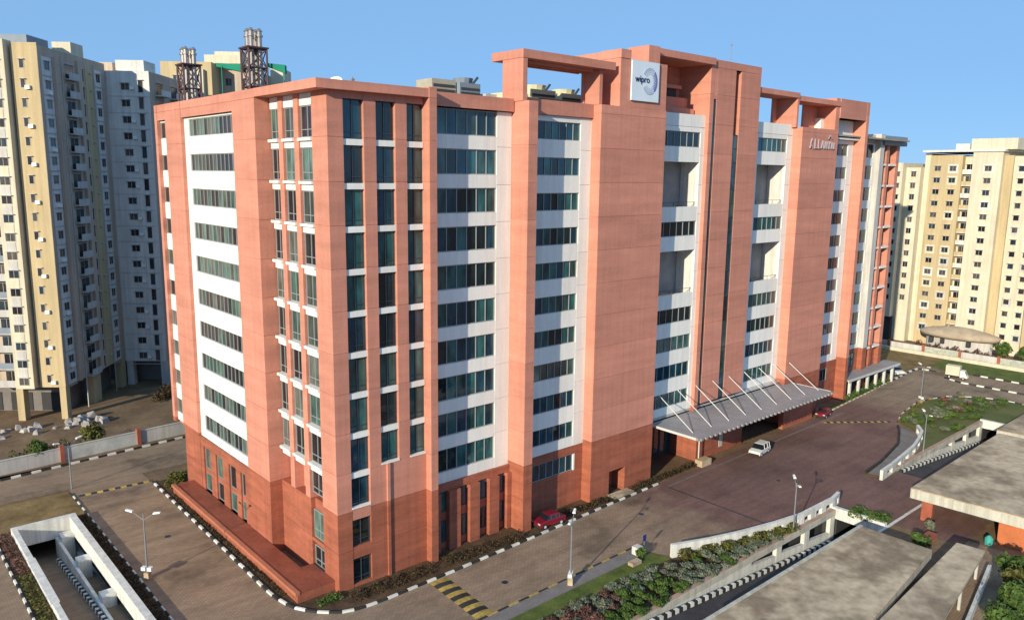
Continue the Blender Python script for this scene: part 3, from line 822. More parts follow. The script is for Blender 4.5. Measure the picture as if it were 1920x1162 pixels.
# ================================================================== PORCH CANOPY
Cn = empty('entrance_canopy', (66, -4, 0))
tag(Cn, 'long grey cantilevered entrance canopy with white stay rods', 'canopy')
nC = 18
xs = np.linspace(48.4, 83.5, nC + 1)
for i in range(nC):
    bx('roof_sheet', xs[i] + 0.015, xs[i + 1] - 0.015, -7.75, 1.2 if False else -0.7, 6.98, 7.06, CANOPY, Cn)
bx('edge_beam', 48.3, 83.6, -8.05, -7.77, 6.75, 7.1, CANOPY, Cn)
bx('edge_beam', 48.2, 48.38, -7.75, -0.7, 6.8, 7.1, STEEL, Cn)
bx('edge_beam', 83.52, 83.7, -7.75, -1.2, 6.8, 7.1, STEEL, Cn)
bx('wall_beam', 46.8, 81.2, -0.68, -0.3, 6.7, 7.15, CANOPY, Cn)
for i in range(34):
    x = 48.7 + i * 1.04
    bx('rafter_end', x, x + 0.4, -8.3, -8.06, 6.72, 7.0, CANOPY, Cn)
for i in range(9):
    x = 49.6 + i * 4.1
    MB().bar((x, -0.55, 10.9), (x, -6.3, 7.12), 0.06, 6).build('stay_rod', STEEL, Cn)
    bx('beam', x - 0.1, x + 0.1, -7.7, -0.75, 6.6, 6.96, CANOPY, Cn)
for i, (x, y) in enumerate([(56.9, -2.3)]):
    MB().bar((x, y, 0), (x, y, 6.6), 0.09, 8).build('post', STEEL, Cn)
tag(bx('planter_block', 56.0, 58.2, -3.6, -2.4, 0.004, 0.9, CONC), 'pale concrete block at the near end of the porch', 'planter')

# ================================================================== SIGNS
def text_mesh(s, size, depth, mat, name):
    c = bpy.data.curves.new(name, 'FONT'); c.body = s; c.size = size; c.extrude = depth
    c.align_x = 'LEFT'
    t = bpy.data.objects.new(name, c); COL.objects.link(t)
    bpy.context.view_layer.update()
    me = bpy.data.meshes.new_from_object(t.evaluated_get(bpy.context.evaluated_depsgraph_get()))
    bpy.data.objects.remove(t); bpy.data.curves.remove(c)
    me.materials.clear(); me.materials.append(mat); me.name = name
    return me
S = empty('logo_sign', (42.3, -2.1, 48.7))
tag(S, 'pale blue square board with dark lettering and ring emblem on the roof block', 'sign')
bx('board', 39.8, 44.8, -2.15, -1.96, 48.7, 53.2, SIGNB, S)
bx('board_frame', 39.7, 44.9, -2.1, -1.97, 53.21, 53.3, STEEL, S)
me = text_mesh('wipro', 1.05, 0.02, NAVY, 'lettering')
o = link('lettering', me, None); xs_ = [v.co.x for v in me.vertices]
sx = 2.6 / (max(xs_) - min(xs_))
o.matrix_basis = Matrix.Translation((40.35, -2.19, 50.85)) @ Matrix.Rotation(R(90), 4, 'X') @ Matrix.Diagonal((sx, sx, 1, 1))
o.parent = S; o.matrix_parent_inverse = wm(S).inverted()
for ri, (rad, cnt, sz) in enumerate([(1.32, 30, 0.085), (1.12, 26, 0.07), (0.92, 20, 0.06), (0.74, 14, 0.05)]):
    for mi, (mm, a0, a1) in enumerate([(BLUER, -50, 50), (PALEBL, 55, 150), (PALEBL, -150, -55)]):
        mb = MB()
        for q in range(cnt // 2):
            an = R(a0 + (a1 - a0) * (q + 0.5) / (cnt // 2))
            cx, cz = 43.05 + rad * math.cos(an), 51.05 + rad * 1.12 * math.sin(an)
            ps = [(cx + sz * math.cos(k * math.pi / 4), -2.185, cz + sz * math.sin(k * math.pi / 4)) for k in range(8)]
            mb.add(ps + [(p[0], -2.155, p[2]) for p in ps], [tuple(range(8))] + [(k, 8 + k, 8 + (k + 1) % 8, (k + 1) % 8) for k in range(8)])
        mb.build('emblem_ring', mm, S)
S2 = empty('letter_sign', (87.4, -1.1, 45.0))
tag(S2, 'pale raised lettering high on the right hand pink block', 'sign')
def stroke(name, pts, r):
    mb = MB()
    for a, b in zip(pts[:-1], pts[1:]): mb.bar((a[0], -1.2, a[1]), (b[0], -1.2, b[1]), r, 5)
    mb.build(name, SIGNL, S2)
x = 83.6
for g in [[(0, 0), (0.5, 1.5)], [(0.5, 1.5), (0.1, .7), (1.1, 0)], [(1.5, 1.5), (1.5, .1), (2.2, .1)], [(2.6, 1.5), (2.6, .1), (3.2, .1)],
          [(3.5, .1), (3.9, 1.3), (4.3, .1)], [(4.7, .1), (4.7, 1.2), (5.3, .1), (5.3, 1.2)], [(5.7, 1.2), (6.0, .6), (6.3, 1.2), (6.0, .6), (6.0, .1)],
          [(6.7, .1), (6.9, 1.1), (7.3, .1)], [(7.6, .1), (7.6, 1.1)]]:
    stroke('letter', [(x + p[0], 44.5 + p[1]) for p in g], 0.11)
stroke('emblem', [(x + 5.6, 46.1), (x + 6.2, 46.7), (x + 6.9, 46.2)], 0.09)

# ================================================================== TERRACE beside the west facade
Tt = empty('raised_terrace', (-1.8, 17, 0))
tag(Tt, 'long polished red granite terrace along the sunny left facade', 'terrace')
bx('base', -3.0, -0.45, -0.15, 34.0, 0.06, 0.98, DARKRED, Tt)
for k in range(17):
    bx('paving_slab', -3.05 + 0.3, -0.46, -0.15 + k * 2.009 + 0.01, -0.15 + (k + 1) * 2.009 - 0.01, 0.99, 1.06, TERRA, Tt)
bx('rim', -3.2, -2.76, -0.2, 34.0, 0.86, 1.16, mottled('rim_granite', (0.45, 0.16, 0.09), 0.7, 0.15), Tt)
bx('end_base', -0.44, 0.9, -0.15, 4.3, 0.06, 0.98, DARKRED, Tt)
bx('paving_slab', -0.44, 0.9, -0.15, 4.3, 0.99, 1.06, TERRA, Tt)

# ================================================================== LEFT RAMP
RL = empty('ramp_enclosure', (-17.4, 33, 0))
tag(RL, 'white walled basement ramp beside the left road', 'ramp')
zf = lambda y: -3.3 + (31 - y) * 0.085
def ramp_floor(name, x0, x1, y0, y1, f, mat, par, axis='y'):
    mb = MB(); n = 8
    for i in range(n):
        if axis == 'y':
            a, b = y0 + (y1 - y0) * i / n, y0 + (y1 - y0) * (i + 1) / n
            mb.add([(x0, a, f(a)), (x1, a, f(a)), (x1, b, f(b)), (x0, b, f(b))], [(0, 1, 2, 3)])
        else:
            a, b = x0 + (x1 - x0) * i / n, x0 + (x1 - x0) * (i + 1) / n
            mb.add([(a, y0, f(a)), (b, y0, f(b)), (b, y1, f(b)), (a, y1, f(a))], [(0, 1, 2, 3)])
    return mb.build(name, mat, par)
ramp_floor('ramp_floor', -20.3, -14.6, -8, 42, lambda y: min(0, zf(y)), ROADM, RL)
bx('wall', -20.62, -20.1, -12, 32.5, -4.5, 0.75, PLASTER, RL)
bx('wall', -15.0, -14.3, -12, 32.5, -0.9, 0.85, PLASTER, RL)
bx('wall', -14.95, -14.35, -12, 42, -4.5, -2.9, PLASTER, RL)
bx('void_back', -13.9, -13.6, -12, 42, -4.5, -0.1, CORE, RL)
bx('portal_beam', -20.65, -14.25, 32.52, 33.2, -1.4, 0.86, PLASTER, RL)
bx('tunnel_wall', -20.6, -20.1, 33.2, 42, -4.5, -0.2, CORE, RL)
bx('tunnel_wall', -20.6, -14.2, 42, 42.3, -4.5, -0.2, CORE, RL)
bx('divider', -16.6, -16.3, -12, 32.4, -4.5, -1.2, PLASTER, RL)
for y in (30.6, 23.2, 14.0, 4.6):
    bx('cross_wall', -16.28, -15.02, y, y + 1.5, -4.4, -0.65, PLASTER, RL)
    bx('well_floor', -16.28, -14.96, y - 6.6 if y < 24 else y - 5.4, y - 0.01, -4.2, -3.4, CORE, RL)
for y in (30.9, 24.3, 17.3, 10.3):
    pass
bx('coping', -20.75, -20.02, 13.0, 23.9, 0.76, 0.86, PLASTER, RL)
kl = kerb('kerb', 'black ribbed kerb inside the left ramp', [(-16.85, 2, zf(2)), (-16.85, 31, zf(31))], [KBLACK, KWHITE], 0.55, 0.4, 0.4)

# ================================================================== RAMPS ON THE RIGHT
def pierced_wall(name, label, pts, h, th, mat, openings, cat='wall', zb=0.0):
    """curved parapet: base, coping and posts as parts, rectangular gaps between the posts"""
    root = empty(name, (pts[0][0], pts[0][1], 0)); tag(root, label, cat)
    P = [Vector((p[0], p[1], 0)) for p in pts]
    seg = [(b - a).length for a, b in zip(P[:-1], P[1:])]; tot = sum(seg)
    def at(s):
        for a, b, l in zip(P[:-1], P[1:], seg):
            if s <= l: return a + (b - a) * (s / l)
            s -= l
        return P[-1]
    def strip(nm, s0, s1, z0, z1, t=th, n=6):
        mb = MB(); L_, R_ = [], []
        for i in range(n + 1):
            s = s0 + (s1 - s0) * i / n; p = at(s); q = at(min(tot, s + 0.3)) - at(max(0, s - 0.3)); q.normalize()
            nn = Vector((-q.y, q.x, 0)) * t / 2; L_.append(p + nn); R_.append(p - nn)
        for i in range(n):
            a, b, c, d = L_[i], L_[i + 1], R_[i + 1], R_[i]
            vs = [(v.x, v.y, z0) for v in (d, c, b, a)] + [(v.x, v.y, z1) for v in (d, c, b, a)]
            mb.add(vs, BOXF)
        mb.build(nm, mat, root)
    strip('coping', 0, tot, zb + h * 0.62, zb + h, th, 24)
    strip('base', 0, tot, zb - 0.6, zb + h * 0.12, th * 0.98, 24)
    s = 0; pw = tot / openings
    for k in range(openings):
        strip('post', s + 0.001, s + pw * random.uniform(0.38, 0.5), zb + h * 0.12, zb + h * 0.62, th * 0.96, 2)
        s += pw
    strip('post', tot - 0.5, tot - 0.001, zb + h * 0.12, zb + h * 0.62, th * 0.97, 1)
    return root
pierced_wall('parapet_wall', 'white pierced parapet curving beside the near ramp',
             [(31.5, -17.0), (35.6, -18.6), (39.8, -19.9), (45, -21.1), (49.6, -21.9), (57, -22.0), (59.2, -21.6)], 1.45, 0.4, PLASTER, 11)
pierced_wall('parapet_wall', 'white pierced parapet curving beside the far ramp',
             [(70.9, -21.8), (75, -21.5), (80, -20.9), (85, -20.3), (89, -19.4), (93, -18.3), (95.6, -16.6)], 1.4, 0.4, PLASTER, 7)
def ramp_side(name, label, x0, x1, yf, yn, f, xo, portal_x, portal_y):
    root = empty(name, (x0, yf, 0)); tag(root, label, 'ramp')
    ramp_floor('ramp_floor', x0 - 2, x1 + 14, yn - 3, yf + 0.3, f, ASPH, root, 'x')
    bx('far_coping', x0, x1, yf, yf + 0.55, -0.5, 0.16, FASC, root)
    bx('coping_cap', x0, x1, yf + 0.1, yf + 0.62, 0.165, 0.22, mottled('pink_coping', (0.42, 0.27, 0.2), .85, .15), root)
    # wall below the coping up to xo solid, then piers with dark gaps
    bx('retaining_wall', x0, xo, yf + 0.04, yf + 0.5, -5, -0.52, PLASTER, root)
    mbv = [(xo, yf + 0.04, -5), (x1, yf + 0.04, -5), (x1, yf + 0.5, -5), (xo, yf + 0.5, -5)]
    n = 3; w = (x1 - xo) / n
    for k in range(n):
        a = xo + k * w
        bx('pier', a + w - 1.1, a + w, yf + 0.03, yf + 0.5, -5, -0.52, PLASTER, root)
        t = f(a + w / 2) + 1.0
        MB().add([(a, yf + .05, -5), (a + w - 1.12, yf + .05, -5), (a + w - 1.12, yf + .49, -5), (a, yf + .49, -5),
                  (a, yf + .05, f(a) + 1.0), (a + w - 1.12, yf + .05, f(a + w) + 1.0), (a + w - 1.12, yf + .49, f(a + w) + 1.0), (a, yf + .49, f(a) + 1.0)],
                 BOXF).build('retaining_wall', PLASTER, root)
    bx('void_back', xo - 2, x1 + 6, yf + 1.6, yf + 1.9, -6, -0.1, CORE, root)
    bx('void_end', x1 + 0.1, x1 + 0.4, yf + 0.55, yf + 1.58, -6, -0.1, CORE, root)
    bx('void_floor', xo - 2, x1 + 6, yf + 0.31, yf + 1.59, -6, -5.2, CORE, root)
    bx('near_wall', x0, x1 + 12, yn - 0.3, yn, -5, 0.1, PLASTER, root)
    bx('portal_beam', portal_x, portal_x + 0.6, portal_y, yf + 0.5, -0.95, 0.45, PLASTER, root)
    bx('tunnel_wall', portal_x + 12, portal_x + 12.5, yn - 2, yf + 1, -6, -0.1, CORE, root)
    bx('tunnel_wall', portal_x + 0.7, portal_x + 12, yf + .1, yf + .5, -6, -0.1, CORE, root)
    return root
f1 = lambda x: min(0, -(x - 15.5) * 0.085)
ramp_side('basement_ramp', 'near basement ramp with white wall and black ribbed kerb', 14.0, 56.4, -22.75, -28.6, f1, 38, 56.5, -28.6)
kerb('kerb', 'black ribbed kerb along the near ramp wall', [(16, -23.3, f1(16)), (55, -23.3, f1(55))], [KBLACK, KWHITE], 0.6, 0.4, 0.4)
f2 = lambda x: min(0, -(x - 73) * 0.085)
ramp_side('basement_ramp', 'far basement ramp running under the flat roofed shed', 76.0, 110, -21.45, -26.5, f2, 92, 110.1, -26.5)
kerb('kerb', 'black ribbed kerb along the far ramp wall', [(76.5, -22.0, f2(76.5)), (108, -22.0, f2(108))], [KBLACK, KWHITE], 0.7, 0.45, 0.4)

# ================================================================== LOW FLAT-ROOFED BUILDINGS (lower right)
def low_building(label, poly_, zt, fas, wall_polys, mat=None):
    root = empty('flat_roofed_shed', (poly_[0][0], poly_[0][1], 0)); tag(root, label, 'shed')
    MB().prism(poly_, zt - 0.12, zt).build('roof', CONC, root)
    MB().prism([(p[0], p[1]) for p in poly_], zt - fas, zt - 0.125).build('fascia', FASC if mat is None else mat, root)
    for (a, b, c, d, m) in wall_polys: bx('wall', a, b, c, d, 0.0, zt - fas - 0.01, m, root)
    return root
rA = low_building('grey concrete flat roof beside the near ramp', [(18, -29.1), (49.1, -29.1), (49.2, -36.4), (18, -39.8)], 2.6, 0.9,
             [(20, 48, -36.0, -35.7, PALE), (47.6, 48, -35.6, -30, PALE), (20, 47.5, -30, -29.7, PALE)])
bx('roof_kerb', 18, 49.1, -29.25, -28.95, 2.61, 2.75, FASC, rA)
rB = low_building('large flat roofed shed with pale fascia and orange wall', [(60.9, -29.4), (84.4, -29.1), (92, -29.1), (92, -48), (62.2, -48)], 4.0, 1.25,
             [(62.2, 62.6, -48, -38.5, mottled('orange_wall', (0.50, 0.15, 0.06), .8, .15)), (62.0, 62.6, -31.6, -30.4, BRICKR), (68, 90, -46, -30.2, CORE)])
rC = low_building('narrow sandy walkway roof between the sheds', [(24, -39.4), (52.0, -37.7), (52.3, -40.3), (24, -44.0)], 3.0, 0.3, [])
for i, (x, y) in enumerate([(51.5, -38.2), (51.6, -39.9), (44, -38.6), (44, -41.0), (36, -39.2), (36, -42)]):
    bx('post', x - 0.12, x + 0.12, y - 0.12, y + 0.12, 0, 2.68, PALE, rC)
low_building('pale flat roof behind the far ramp at the right edge', [(93.6, -28.3), (115, -28.3), (115, -45), (95, -45)], 4.0, 1.2, [(96, 114, -44, -29.5, CORE)])
tag(MB().prism([(24, -45.6), (54, -40.2), (54.1, -40.5), (24, -45.9)], 0, 0.9).build('low_wall', PLASTER), 'thin white wall right of the walkway roof', 'wall')
for i, (x, y, h_, lab) in enumerate([(55.8, -33.3, 0.7, 'dark planter box nearest the shed corner'), (46.0, -37.2, 0.55, 'pale bench block in the gap between the roofs'),
                                     (43.0, -37.7, 0.5, 'brown planter box beside the flat roof'), (40.4, -38.1, 0.5, 'second brown planter box beside the flat roof')]):
    tag(bx('planter_box', x, x + 2.2, y - 0.5, y + 0.5, 0, h_, [DARKRED, PLASTER, BRICKR, BROWN][i]), lab, 'planter')
t_ = MB(); [t_.bar((61.2, -38.0, z), (61.2, -38.0, z + 0.35), r_, 10, 0, r3) for z, r_, r3 in ((0, .42, .44), (.36, .44, .42), (.72, .44, .12))]
tag(t_.build('water_tank', TEAL), 'turquoise plastic tank under the shed roof', 'tank')

# ================================================================== LAMPS
def lamp(label, x, y, z=0, rz=0, h=6.9, base=True):
    root = empty('street_lamp', (x, y, z), rz); tag(root, label, 'street lamp', 'twin arm street lamps')
    def part(nm, mb, m):
        o = mb.build(nm, m); o.parent = root; return o
    part('pole', MB().bar((0, 0, 0), (0, 0, h), 0.10, 8, 0, 0.06), POLE)
    for s in (-1, 1):
        part('arm', MB().bar((0, 0, h - 0.7), (s * 1.25, 0, h + 0.15), 0.035), POLE)
        part('lamp_head', MB().add([(s * 1.1, -.16, h + .06), (s * 1.85, -.13, h + .2), (s * 1.85, .13, h + .2), (s * 1.1, .16, h + .06),
                                    (s * 1.12, -.13, h + .22), (s * 1.8, -.1, h + .32), (s * 1.8, .1, h + .32), (s * 1.12, .13, h + .22)], BOXF), LAMPW)
    if base:
        part('plinth', MB().box(-.25, .25, -.25, .25, 0, 0.75), CONC)
        for s in (-1, 1):
            part('flood_light', MB().box(s * .32 - .22, s * .32 + .22, -.2, .2, 0.95, 1.3), LAMPW)
    return root
lamp('street lamp on the sidewalk in front of the building', 19.1, -14.2, 0.09, R(35))
lamp('street lamp in the planting strip by the left ramp', -12.2, 13.67, 0, R(-50))
lamp('street lamp at the far end of the left road', -12.4, 43.4, 0, R(20), 6.2, False)
lamp('street lamp on the tip of the island lawn', 113.6, -10.0, 0, R(50))
lamp('street lamp standing at the near ramp wall', 47.0, -22.4, 0, R(40), 6.0, False)
lamp('street lamp standing at the far ramp wall', 86.5, -21.1, 0, R(40), 6.0, False)

# ================================================================== VEHICLES
def car(label, x, y, rz, paint, suv=True, L=4.2, W=1.75, Hh=1.6):
    root = empty('parked_car', (x, y, 0.004), rz); tag(root, label, 'car')
    def part(nm, me_or_mb, m, par=None, smooth=False):
        o = me_or_mb.build(nm, m, None, smooth); o.parent = par or root; return o
    hl = L / 2
    low = [(-hl, .35), (-hl, .62), (-hl * .98, .85), (-hl * .55, .98), (hl * .55, 1.0), (hl * .97, .95), (hl, .7), (hl, .35)]
    mb = MB(); rings = []
    for yy, s in ((-W / 2, .96), (-W / 2 + .06, 1), (W / 2 - .06, 1), (W / 2, .96)):
        rings.append([(px * s, yy, .3 + (pz - .3) * (1 if s == 1 else .93)) for px, pz in low])
    vs = [p for r in rings for p in r]; n = len(low)
    fs = [(r * n + k, r * n + (k + 1) % n, (r + 1) * n + (k + 1) % n, (r + 1) * n + k) for r in range(3) for k in range(n)]
    fs += [tuple(range(n - 1, -1, -1)), tuple(range(3 * n, 4 * n))]
    body = part('body', mb.add(vs, fs), paint)
    # cabin (glass) and roof
    f0, f1_, r1, r0 = -hl * .5, -hl * .22, hl * (.8 if suv else .5), hl * (.93 if suv else .78)
    w0, w1 = W / 2 - .05, W / 2 - .2
    cab = [(f0, -w0, .97), (r0, -w0, .97), (r0, w0, .97), (f0, w0, .97), (f1_, -w1, Hh - .06), (r1, -w1, Hh - .06), (r1, w1, Hh - .06), (f1_, w1, Hh - .06)]
    part('windows', MB().add(cab, BOXF), CARG)
    part('roof', MB().add([(f1_ - .08, -w1 - .02, Hh - .055), (r1 + .04, -w1 - .02, Hh - .055), (r1 + .04, w1 + .02, Hh - .055), (f1_ - .08, w1 + .02, Hh - .055),
                           (f1_ + .1, -w1 + .1, Hh), (r1 - .08, -w1 + .1, Hh), (r1 - .08, w1 - .1, Hh), (f1_ + .1, w1 - .1, Hh)], BOXF), paint)
    for s in (-1, 1):
        for t in (f0 * .3 + .1, r1 * .55, r1 + .03):
            tt = t
            part('pillar', MB().bar((tt - .05, s * (w0 + .005), .97), (tt, s * (w1 + .01), Hh - .05), .045, 4), paint)
        part('headlight', MB().box(-hl - .01, -hl + .08, s * .62 - .18, s * .62 + .18, .66, .82), LENS)
        part('tail_light', MB().box(hl - .06, hl + .015, s * .68 - .12, s * .68 + .12, .72, .92), CARR)
        for xx in (-hl * .62, hl * .62):
            w = part('wheel', MB().bar((xx, s * (W / 2 - .2), .32), (xx, s * (W / 2 + .01), .32), .32, 14), TYRE)
            part('rim', MB().bar((xx, s * (W / 2 + .005), .32), (xx, s * (W / 2 + .025), .32), .18, 10), STEEL, w)
    part('bumper', MB().box(-hl - .06, -hl + .1, -W / 2 + .1, W / 2 - .1, .32, .5), KBLACK)
    return root
car('white compact suv driving past the entrance canopy', 67.4, -5.6, R(8), CARW, True, 3.9, 1.75, 1.65)
car('dark red car parked beside the big pillar', 27.0, -2.9, R(-4), CARR, False, 3.9, 1.7, 1.45)
car('small white car parked past the pergola', 132.5, 2.6, R(60), CARW, False)
car('red car in the shade under the porch end', 92.2, -2.6, R(10), CARR, False, 3.6, 1.65, 1.45)

TR = empty('delivery_truck', (138.6, -7.2, 0.004), R(-82)); tag(TR, 'small white box truck on the far bend', 'truck'); TR.scale = (.82, .82, .82)
def tp(nm, mb, m, par=None):
    o = mb.build(nm, m); o.parent = par or TR; return o
tp('cargo_box', MB().box(-2.4, 0.7, -1.05, 1.05, .85, 3.2), CREAM)
tp('cab', MB().add([(.8, -.95, .5), (2.5, -.95, .5), (2.5, .95, .5), (.8, .95, .5), (.8, -.9, 2.2), (1.75, -.9, 2.2), (1.75, .9, 2.2), (.8, .9, 2.2)], BOXF), CARW)
tp('windscreen', MB().add([(2.2, -.8, 1.25), (2.25, -.8, 1.2), (2.25, .8, 1.2), (2.2, .8, 1.25), (1.84, -.75, 2.05), (1.9, -.75, 2.1), (1.9, .75, 2.1), (1.84, .75, 2.05)], BOXF), CARG)
tp('chassis', MB().box(-2.3, 2.0, -.5, .5, .45, .84), TYRE)
for s in (-1, 1):
    for xx in (-1.5, 1.6):
        w = tp('wheel', MB().bar((xx, s * .7, .38), (xx, s * .96, .38), .38, 12), TYRE)
        tp('rim', MB().bar((xx, s * .95, .38), (xx, s * .975, .38), .2, 8), STEEL, w)

# small signs at the garden
sg = empty('road_sign', (30.3, -14.3, 0)); tag(sg, 'small blue road sign on a thin post by the parapet', 'sign')
MB().bar((30.3, -14.3, 0), (30.3, -14.3, 1.9), 0.04).build('post', POLE, sg)
bx('plate', 30.05, 30.55, -14.36, -14.3, 1.2, 1.9, BLUEP, sg)
pb = empty('pillar_box', (29.2, -14.2, 0)); tag(pb, 'white block with a dark opening beside the road sign', 'box')
bx('body', 28.75, 29.65, -14.7, -13.9, 0.09, 0.95, PLASTER, pb)
bx('opening', 29.05, 29.4, -14.72, -14.69, 0.4, 0.75, CORE, pb)
tag(bx('concrete_slab', 26.6, 28.0, -15.9, -15.2, 0.03, 0.4, CONC), 'flat concrete block lying on the lawn strip', 'block')

# ================================================================== PERGOLA at the far end
PG = empty('pergola', (116, 0.6, 0)); tag(PG, 'low grey pergola roof on white columns at the far end', 'pergola')
bx('roof', 105.6, 127.5, -0.2, 2.95, 3.3, 3.65, CANOPY, PG)
bx('beam', 105.6, 127.5, -0.35, -0.21, 3.2, 3.6, STEEL, PG)
for x in (107.2, 110.8, 114.4, 118.0, 121.6, 125.2):
    bx('column', x - 0.22, x + 0.22, 0.0, 0.44, 0.05, 3.29, PLASTER, PG)
bx('back_wall', 106, 126, 2.7, 2.9, 0.05, 3.28, CORE, PG)

# ================================================================== ROOF TOP THINGS
def stack(label, x, y, z, h, w=2.1):
    root = empty('flue_tower', (x, y, z)); tag(root, label, 'chimney', 'lattice flue towers on the roof')
    hw = w / 2
    for sx_ in (-1, 1):
        for sy_ in (-1, 1):
            MB().bar((x + sx_ * hw, y + sy_ * hw, z), (x + sx_ * hw, y + sy_ * hw, z + h), 0.12, 4).build('leg', RUST, root)
            MB().bar((x + sx_ * .48, y + sy_ * .48, z), (x + sx_ * .48, y + sy_ * .48, z + h + 1.9), 0.3, 10).build('flue', INOX, root)
            f = MB().bar((x + sx_ * .48, y + sy_ * .48, z + h + 1.3), (x + sx_ * .48, y + sy_ * .48, z + h + 1.5), 0.42, 10)
            f.bar((x + sx_ * .48, y + sy_ * .48, z + h + 1.9), (x + sx_ * .48, y + sy_ * .48, z + h + 2.25), 0.4, 10, 0, 0.12)
            f.build('flue_cap', INOX, root)
    nb = max(2, int(h / 1.9)); dz = h / nb
    for k in range(nb + 1):
        zz = z + k * dz
        mb = MB()
        c = [(x - hw, y - hw), (x + hw, y - hw), (x + hw, y + hw), (x - hw, y + hw)]
        for i in range(4):
            a, b = c[i], c[(i + 1) % 4]
            mb.bar((a[0], a[1], zz), (b[0], b[1], zz), 0.1, 4)
        mb.build('ring_beam', RUST, root)
        if k < nb:
            mb = MB()
            for i in range(4):
                a, b = c[i], c[(i + 1) % 4]
                mb.bar((a[0], a[1], zz), (b[0], b[1], zz + dz), 0.07, 4)
                mb.bar((b[0], b[1], zz), (a[0], a[1], zz + dz), 0.07, 4)
            mb.build('brace', RUST, root)
    MB().box(x - hw - .2, x + hw + .2, y - hw - .2, y + hw + .2, z + h + .02, z + h + .18).build('platform', RUST, root)
stack('shorter lattice flue tower at the far left of the roof', 3.6, 39.0, 47.2, 5.6)
stack('taller lattice flue tower nearer the middle of the left roof', 5.5, 23.9, 47.2, 6.2)
gn = MB()
for (a, b) in (((2.6, 27.6), (5.2, 24.8)), ((6.9, 23.4), (8.2, 21.9))):
    gn.add([(a[0], a[1], 51.6), (b[0], b[1], 50.9), (b[0] + .6, b[1] + .8, 50.9), (a[0] + .6, a[1] + .8, 51.6),
            (a[0], a[1], 52.0), (b[0], b[1], 51.8), (b[0] + .6, b[1] + .8, 51.8), (a[0] + .6, a[1] + .8, 52.0)], BOXF)
gn.bar((5.2, 24.6, 51.2), (6.9, 23.4, 51.2), .08, 4); gn.bar((3.0, 27.0, 47.2), (3.0, 27.0, 51.6), .06, 4); gn.bar((8.1, 22.1, 47.2), (8.1, 22.1, 51.0), .06, 4)
tag(gn.build('shade_net', NET), 'green shade net strung beside the taller flue tower', 'net')

def dish(label, x, y, z, r):
    root = empty('satellite_dish', (x, y, z)); tag(root, label, 'dish')
    MB().bar((x, y, z), (x, y, z + 1.0), 0.06).build('mast', POLE, root)
    mb = MB(); n = 14; vs = []; ax = Vector((-.55, -.5, .67)).normalized(); t = ax.cross(Vector((0, 0, 1))).normalized(); w = ax.cross(t)
    c = Vector((x, y, z + 1.25))
    for k, (rr, dd) in enumerate(((0.05, 0), (.6, .1), (1.0, .28))):
        for i in range(n):
            an = 2 * math.pi * i / n; vs.append(c + (t * math.cos(an) + w * math.sin(an)) * r * rr + ax * dd * r)
    fs = [(k * n + i, k * n + (i + 1) % n, (k + 1) * n + (i + 1) % n, (k + 1) * n + i) for k in range(2) for i in range(n)] + [tuple(range(n))]
    mb.add(vs, fs).build('reflector', LAMPW, root)
    MB().bar(c, c + ax * r * .8, 0.03).build('feed_arm', POLE, root)
dish('white satellite dish behind the corner cornice', 6.0, 6.5, 47.2, 0.75)
MB_ = MB().bar((7.6, 6.0, 47.2), (7.6, 6.0, 49.2), .06); MB_.box(7.45, 7.75, 5.85, 6.15, 48.3, 49.0)
tag(MB_.build('roof_aerial', POLE), 'short dark aerial beside the satellite dish', 'aerial')
a_ = MB().bar((70.2, 5.0, 55.3), (70.2, 5.0, 59.6), .05); a_.bar((70.0, 5, 59.0), (70.4, 5, 59.0), .05)
tag(a_.build('roof_mast', POLE), 'thin lightning mast above the central tower', 'mast')
a_ = MB().bar((76.5, 5.2, 55.0), (76.5, 5.2, 57.2), .05); a_.box(70.5, 76.6, 4.9, 5.4, 52.0, 55.0)

def ac_unit(label, x, y, z, sx_, sy_, sz_, mat, group=None, fan=True, curved=False):
    root = empty('rooftop_unit', (x, y, z)); tag(root, label, 'roof unit', group)
    bx('casing', x, x + sx_, y, y + sy_, z + .25, z + sz_, mat, root)
    bx('skid', x + .1, x + sx_ - .1, y + .1, y + sy_ - .1, z, z + .24, MULLD, root)
    for k in range(4):
        bx('louvre', x + .15, x + sx_ - .15, y - .06, y - .005, z + .5 + k * (sz_ - .8) / 4, z + .5 + (k + .55) * (sz_ - .8) / 4, MULLD, root)
    if fan:
        MB().bar((x + sx_ / 2, y + sy_ / 2, z + sz_ + .005), (x + sx_ / 2, y + sy_ / 2, z + sz_ + .6), min(sx_, sy_) * .38, 12, 0, min(sx_, sy_) * .44).build('fan_cowl', mat, root)
        MB().bar((x + sx_ * .5 + .6, y + .3, z + sz_), (x + sx_ * .5 + 1.3, y + .3, z + sz_ + .75), .14, 6).build('vent_pipe', MULLD, root)
ac_unit('beige plant room unit on the roof above the wide window bay', 18.2, 7.5, 47.2, 3.2, 3, 2.9, mottled('beige_metal', (.42, .38, .3), .6, .15), None, False)
ac_unit('dark tank shaped roof unit beside the beige plant room', 21.6, 7.0, 47.2, 2.9, 2.6, 2.7, GREY, None, True)
ac_unit('small pale roof unit right of the dark one', 25.0, 6.6, 47.2, 1.6, 1.5, 1.7, PALE, None, False)
YM = mottled('yellowish_metal', (.62, .58, .40), .6, .12)
ac_unit('cream cooling unit left of the roof frame', 26.6, 5.0, 47.2, 3.4, 3.2, 1.9, YM, 'cream cooling units', False)
ac_unit('first cream cooling unit seen through the roof frame', 31.4, 6.0, 47.2, 4.0, 3.4, 2.7, YM, 'cream cooling units')
ac_unit('second cream cooling unit seen through the roof frame', 36.6, 6.2, 47.2, 4.0, 3.4, 2.6, YM, 'cream cooling units')
